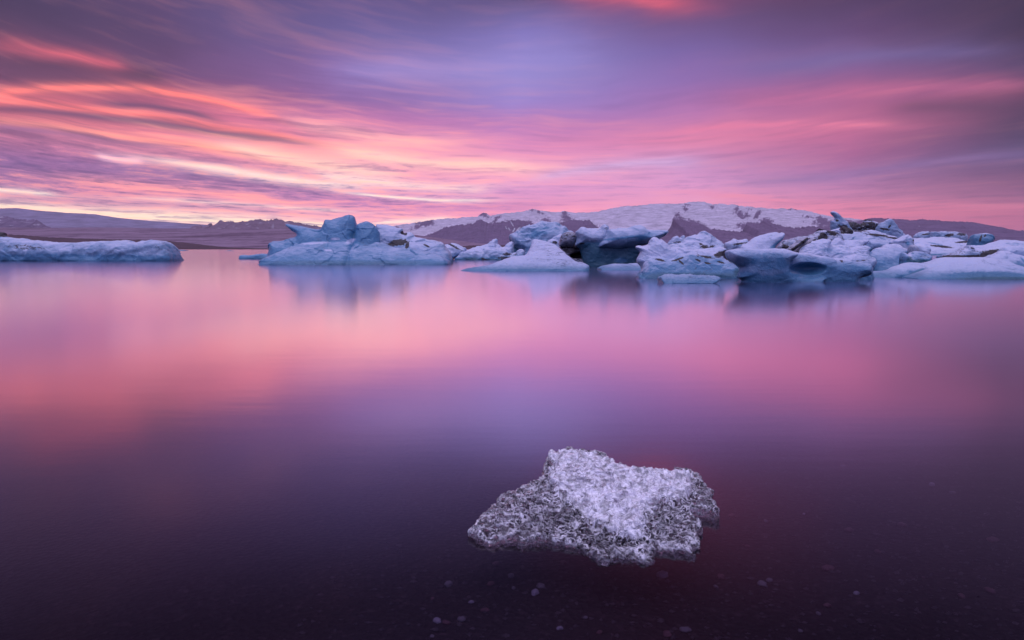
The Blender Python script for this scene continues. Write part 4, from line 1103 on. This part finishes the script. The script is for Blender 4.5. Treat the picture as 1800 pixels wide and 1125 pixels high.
def chunk_material():
    m, T = new_mat('clear_melting_ice')
    pos = T.node('ShaderNodeTexCoord').outputs['Object']
    _, dcol = T.noise(pos, 14.0, 3, 0.6)
    wp = T.vm('ADD', pos, T.vm('MULTIPLY', dcol, (0.06, 0.06, 0.06)))

    def veins(scale, wd):
        v = T.node('ShaderNodeTexVoronoi', feature='DISTANCE_TO_EDGE')
        T.put(v.inputs['Vector'], wp); v.inputs['Scale'].default_value = scale
        return T.maprange(v.outputs['Distance'], 0.0, wd, 1.0, 0.0)
    v1 = veins(20.0, 0.16); v2 = veins(44.0, 0.2); 
    cl, _ = T.noise(pos, 7.5, 4, 0.65)
    frost = attr(T, 'frost')
    rd = attr(T, 'edge')
    w1, _ = T.noise(wp, 9.0, 2, 0.5)
    w2, _ = T.noise(wp, 21.0, 1.5, 0.5)
    w3, _ = T.noise(wp, 46.0, 1, 0.5)
    g2, _ = T.noise(wp, 20.0, 2, 0.55)
    r3 = T.maprange(T.math('ABSOLUTE', T.math('SUBTRACT', w3, 0.5)), 0.025, 0.060, 0.8, 0.0)
    r1 = T.maprange(T.math('ABSOLUTE', T.math('SUBTRACT', w1, 0.5)), 0.014, 0.040, 1.0, 0.0)
    r2 = T.maprange(T.math('ABSOLUTE', T.math('SUBTRACT', w2, 0.5)), 0.016, 0.045, 1.0, 0.0)
    f = T.math('MAXIMUM', T.math('MAXIMUM', r1, r2), r3)  # white veins, also standing in for glints of sky on the crinkled ice
    g, _ = T.noise(wp, 24.0, 5, 0.75)
    f = T.math('MULTIPLY', f, T.maprange(g2, 0.34, 0.52, 0.25, 1.0))
    patch = T.math('ADD', T.math('MULTIPLY_ADD', cl, 2.0, -1.0), T.math('SUBTRACT', T.math('MULTIPLY_ADD', frost, 1.20, -0.34), T.math('MULTIPLY', attr(T, 'clear'), 0.95)))
    h, _ = T.noise(wp, 20.0, 2.5, 0.6)
    p2 = T.math('MULTIPLY', T.maprange(patch, 0.0, 0.55), T.maprange(h, 0.36, 0.56, 0.35, 1.0))
    f = T.math('MAXIMUM', T.math('MULTIPLY', f, T.maprange(patch, -0.8, 0.2, 0.28, 1.0)), p2)
    f = T.math('MAXIMUM', f, rd)
    f = T.math('MINIMUM', T.math('MULTIPLY', f, 1.1), 0.95)
    nb = bump(T, g2, 1.0, 0.035)
    nb = bump(T, T.math('MAXIMUM', r1, r2), 0.8, 0.010, nb)
    white = principled(T, (1.0, 0.93, 1.0, 1), 0.14, nb, 1.0, Coat_Weight=0.6, Coat_Roughness=0.08, Subsurface_Weight=0.35, Subsurface_Scale=0.012, Subsurface_Radius=(1.0, 1.0, 1.0))
    glass = T.node('ShaderNodeBsdfPrincipled')
    glass.inputs['Base Color'].default_value = (1.0, 1.0, 1.0, 1)
    glass.inputs['Transmission Weight'].default_value = 1.0
    glass.inputs['Roughness'].default_value = 0.02
    glass.inputs['IOR'].default_value = 1.31
    T.put(glass.inputs['Normal'], bump(T, g2, 1.0, 0.07))
    mx = T.node('ShaderNodeMixShader')
    T.put(mx.inputs[0], f); T.put(mx.inputs[1], glass.outputs[0]); T.put(mx.inputs[2], white)
    out_surface(T, mx.outputs[0])
    return m


def build_chunk():
    def zt(v):                                     # the lump rises to its back
        return 0.022 + 0.105 * np.clip((985 - v) / 195.0, 0, 1)
    P = []
    for x, y in CHUNK:
        u, v = 800 + x / 3.6, 770 + y / 3.6
        P.append(on_plane(u, v, zt(v) * (0.45 if v > 930 else 0.85)))
    P = np.array(P)
    h = 0.0052
    x0, x1 = P[:, 0].min() - .04, P[:, 0].max() + .04
    y0, y1 = P[:, 1].min() - .04, P[:, 1].max() + .04
    xs = np.arange(x0, x1, h); ys = np.arange(y0, y1, h); zs = np.arange(-0.07, 0.30, h)
    X, Y_ = np.meshgrid(xs, ys, indexing='ij')
    q = np.stack([X.ravel(), Y_.ravel(), X.ravel() * 0], 1)
    wob = (0.026 * fbm(q * 17, 5, 5, 0.8) + 0.012 * fbm(q * 40, 3, 6, 0.6, ridged=True)).reshape(X.shape)
    d2 = poly_sdf(P, X, Y_) + wob
    t = (Y_ - P[:, 1].min()) / (P[:, 1].max() - P[:, 1].min())
    slope = 0.012 + 0.105 * np.clip(t, 0, 1)
    big = fbm(q * 2.4, 4, 51, 0.55).reshape(X.shape)
    rid = fbm(q * 9.0, 4, 61, 0.6, ridged=True).reshape(X.shape)
    inner = np.clip(-d2 / 0.16, 0, 1)
    plate = poly_sdf(np.array([on_plane(800 + a / 3.6, 770 + b / 3.6, .12) for a, b in
                               [(600, 110), (900, 110), (1000, 190), (1480, 220), (1540, 300), (1250, 400), (1150, 430), (1170, 560), (1080, 550), (900, 490), (820, 440), (700, 370), (620, 270)]]), X, Y_)
    pl = np.clip(-plate / 0.05 + 0.35 + 2.4 * rid + 2.8 * big, 0, 1)
    top = slope + 0.085 * big * inner + 0.045 * rid * (0.3 + inner) + 0.015 * inner + 0.042 * pl
    top = np.maximum(top, 0.012)
    bot = -0.012 - 0.04 * inner + 0.01 * rid
    z = zs[None, None, :]
    # rounded plate: outline in plan, top and bottom sheets
    side = d2[:, :, None] + 0.0 * z
    edge_r = 0.011
    a = np.maximum(z - top[:, :, None], bot[:, :, None] - z)
    w0 = np.maximum(side + edge_r, 0); w1 = np.maximum(a * 0.8 + edge_r, 0)
    F = (np.sqrt(w0 * w0 + w1 * w1) - edge_r + np.minimum(np.maximum(side + edge_r, a + edge_r), 0)).astype(np.float32)
    band = np.abs(F) < 0.055
    I, J, K = np.nonzero(band)
    p = np.stack([xs[I], ys[J], zs[K]], 1)
    nz = 0.040 * fbm(p * 13, 3, 71, 0.6, ridged=True) + 0.010 * fbm(p * 36, 2, 81)
    F[I, J, K] -= (nz * (0.4 + 0.7 * inner[I, J])).astype(np.float32) * 1.2
    # the rim is melted into lace
    rim = np.clip(1 - np.abs(d2[I, J] + 0.02) / 0.055, 0, 1)
    lace = 0.055 * (fbm(p * 27, 3, 121, 0.6) - 0.10)
    F[I, J, K] += (rim * np.maximum(lace, -0.012)).astype(np.float32)
    Vt, Q = surface_nets(F, (x0, y0, zs[0]), (h, h, h))
    c0 = np.array([P[:, 0].mean(), P[:, 1].mean(), 0.0])
    gi = np.clip(np.round((Vt[:, :2] - np.array([x0, y0])) / h).astype(int), 0, np.array(X.shape) - 1)
    plv = pl[gi[:, 0], gi[:, 1]]
    dd = d2[gi[:, 0], gi[:, 1]]
    edge = np.clip(1 - np.abs(dd + 0.010) / 0.007, 0, 1) * np.clip((Vt[:, 2] - 0.012) / 0.01, 0, 1) * np.clip(0.7 + 2.0 * fbm(Vt * 30, 2, 99), 0, 1)
    clear = np.zeros(len(Vt))
    wn = 0.6 * fbm(Vt * 14, 3, 95, 0.6)
    for a, b, ru, rv in [(440, 560, 90, 55), (640, 360, 60, 40), (900, 620, 150, 70), (1290, 520, 110, 70), (1330, 400, 70, 40), (560, 320, 60, 40), (455, 400, 55, 30), (300, 490, 45, 25),
                         (1480, 500, 50, 40), (1400, 210, 30, 20), (1590, 400, 70, 30), (780, 340, 30, 18), (700, 480, 90, 40), (1000, 640, 90, 50)]:
        gx_, gy_ = on_plane(800 + a / 3.6, 770 + b / 3.6, 0.08)
        q_ = np.sqrt(((Vt[:, 0] - gx_) / (ru / 3.6 * gy_ / F_PX)) ** 2 + ((Vt[:, 1] - gy_) / (rv / 3.6 * gy_ / F_PX * gy_ / 1.5)) ** 2)
        clear = np.maximum(clear, np.clip((1.25 - q_ + 3.2 * wn) * 0.55, 0, 0.8))
    clear = np.maximum(clear, np.clip((0.022 - Vt[:, 2]) / 0.02, 0, 1) * 1.6)      # bare wet glass below and along the foot
    o = mesh_obj('clear_ice_lump', Vt - c0, Q, chunk_material(), True, {'frost': plv, 'edge': edge, 'clear': clear})
    o.location = c0
    tag(o, 'jagged clear ice lump full of white bubbles, lying in the shallow dark water in front', 'ice lump')


build_chunk()

# ------------------------------------------------------------------ stones on the bed
def stone_material(name, a, b):
    m, T = new_mat(name)
    pos = T.node('ShaderNodeTexCoord').outputs['Object']
    n, _ = T.noise(pos, 18.0, 4, 0.6)
    out_surface(T, principled(T, T.mix(n, a + (1,), b + (1,)), 0.6, bump(T, n, 0.5, 0.01), 0.3))
    return m


def stone_mesh(name, seed, mat, n=3):
    import bmesh
    bm = bmesh.new()
    bmesh.ops.create_icosphere(bm, subdivisions=n, radius=1.0)
    v = np.array([x.co[:] for x in bm.verts])
    d = 1 + 0.75 * fbm(v * 1.3 + seed * 3.1, 3, seed)
    v = v * d[:, None] * np.array([1.0, 0.75, 0.5])
    for x, c in zip(bm.verts, v):
        x.co = c
    for f in bm.faces:
        f.smooth = True
    me = bpy.data.meshes.new(name)
    bm.to_mesh(me); bm.free()
    me.materials.append(mat)
    return me


pale = stone_material('pale_stone', (0.14, 0.125, 0.17), (0.26, 0.24, 0.30))
dark = stone_material('dark_gravel', (0.020, 0.013, 0.018), (0.055, 0.038, 0.048))
grey = stone_material('grey_stone', (0.07, 0.06, 0.075), (0.16, 0.14, 0.17))
red = stone_material('reddish_stone', (0.05, 0.022, 0.03), (0.12, 0.06, 0.075))


def place_stone(me, u, v, r, rz=0.0, flat=1.0):
    x, y = on_plane(u, v, -0.2)
    z = float(bed_height(np.array([x]), np.array([y]))[0])
    x, y = on_plane(u, v, z)
    o = bpy.data.objects.new('stone', me)
    scene.collection.objects.link(o)
    o.location = (x, y, z + r * 0.15)
    o.scale = (r, r, r * flat)
    o.rotation_euler = (0, 0, rz)
    return o


kinds = [stone_mesh('stone', i, (pale, grey, red)[i % 3]) for i in range(6)]
tag(place_stone(kinds[0], 1164, 1012, .034, .3), 'pale oval stone under the water, just below the right half of the clear ice lump', 'stone', 'stones on the lake bed')
tag(place_stone(kinds[3], 941, 1043, .026, 1.3), 'pale stone under the water, below the left half of the clear ice lump', 'stone', 'stones on the lake bed')
tag(place_stone(kinds[3], 828, 1059, .014, .3), 'smallest bright pebble, alone at the lower left of the clear ice lump', 'stone', 'stones on the lake bed')
tag(place_stone(kinds[2], 1455, 1000, .036, .5, .6), 'flat reddish slab of rock lying on the bed at lower right', 'stone', 'stones on the lake bed')
tag(place_stone(kinds[5], 1745, 950, .040, .6, .6), 'flat reddish rock on the bed near the right edge', 'stone', 'stones on the lake bed')
tag(place_stone(kinds[1], 1340, 1028, .03, 2.), 'grey stone on the bed straight below the right tip of the clear ice lump', 'stone', 'stones on the lake bed')
rs_seen = {}
for i in range(40):
    u = rng.uniform(620, 1790); v = rng.uniform(985, 1120)
    if rng.rand() < .3:
        u = rng.uniform(1280, 1790); v = rng.uniform(790, 980)
    kk = [1, 2, 4, 5, 1, 0][rng.randint(6)]; rr = rng.uniform(.008, .028)
    o = place_stone(kinds[kk], u, v, rr, rng.uniform(0, 6))
    size = 'tiny' if rr < .014 else 'small' if rr < .021 else 'fist sized'
    hue = ('pale', 'grey', 'reddish')[kk % 3]
    where = ('behind and right of the ice' if v < 985 else 'at lower left' if u < 830 else 'straight below the ice lump' if u < 1250 else 'in the lower right corner' if u > 1550 else 'at lower right of the ice lump')
    tag(o, '%s %s stone on the dim lake bed %s' % (size, hue, where) if rs_seen.setdefault((size, hue, where), o) is o else '%s %s %s stone on the dim lake bed %s' % (['paler', 'darker', 'flatter', 'rounder', 'longer'][i % 5], size, hue, where), 'stone', 'stones on the lake bed')
# gravel that nobody could count
gv, gf = [], []
t8 = np.array([(1, 0, 0), (-1, 0, 0), (0, 1, 0), (0, -1, 0), (0, 0, 1), (0, 0, -1)], float)
f8 = [(0, 2, 4), (2, 1, 4), (1, 3, 4), (3, 0, 4), (2, 0, 5), (1, 2, 5), (3, 1, 5), (0, 3, 5)]
n_g = 8000
gxx = rng.uniform(-1.0, 4.5, n_g); gyy = 1.8 + 7 * rng.rand(n_g) ** 1.6
gzz = bed_height(gxx, gyy)
vs_ = (t8[None] * (1 + 0.3 * rng.randn(n_g, 6, 1)) * rng.uniform(.004, .016, (n_g, 1, 1)) * np.array([1, .8, .6])) + np.stack([gxx, gyy, gzz + .002], 1)[:, None, :]
fs_ = np.array(f8)[None] + 6 * np.arange(n_g)[:, None, None]
tag(mesh_obj('gravel', vs_.reshape(-1, 3), fs_.reshape(-1, 3), dark, False), 'fine dark gravel on the lake bed', None, None, 'stuff')

# ------------------------------------------------------------------ air
import bmesh
bm = bmesh.new()
bmesh.ops.create_cube(bm, size=1.0)
me = bpy.data.meshes.new('haze'); bm.to_mesh(me); bm.free()
hz = bpy.data.objects.new('haze', me)
scene.collection.objects.link(hz)
hz.scale = (34000, 16000, 1010)
hz.location = (0, 6000, 1010 / 2 - 5)
m, T = new_mat('evening_haze')
pv = T.node('ShaderNodeVolumePrincipled')
pv.inputs['Color'].default_value = HAZE_COL = (0.95, 0.88, 0.97, 1)
pv.inputs['Density'].default_value = 2.9e-5
pv.inputs['Anisotropy'].default_value = 0.2
out_surface(T, None, pv.outputs[0])
me.materials.append(m)
tag(hz, kind='stuff')
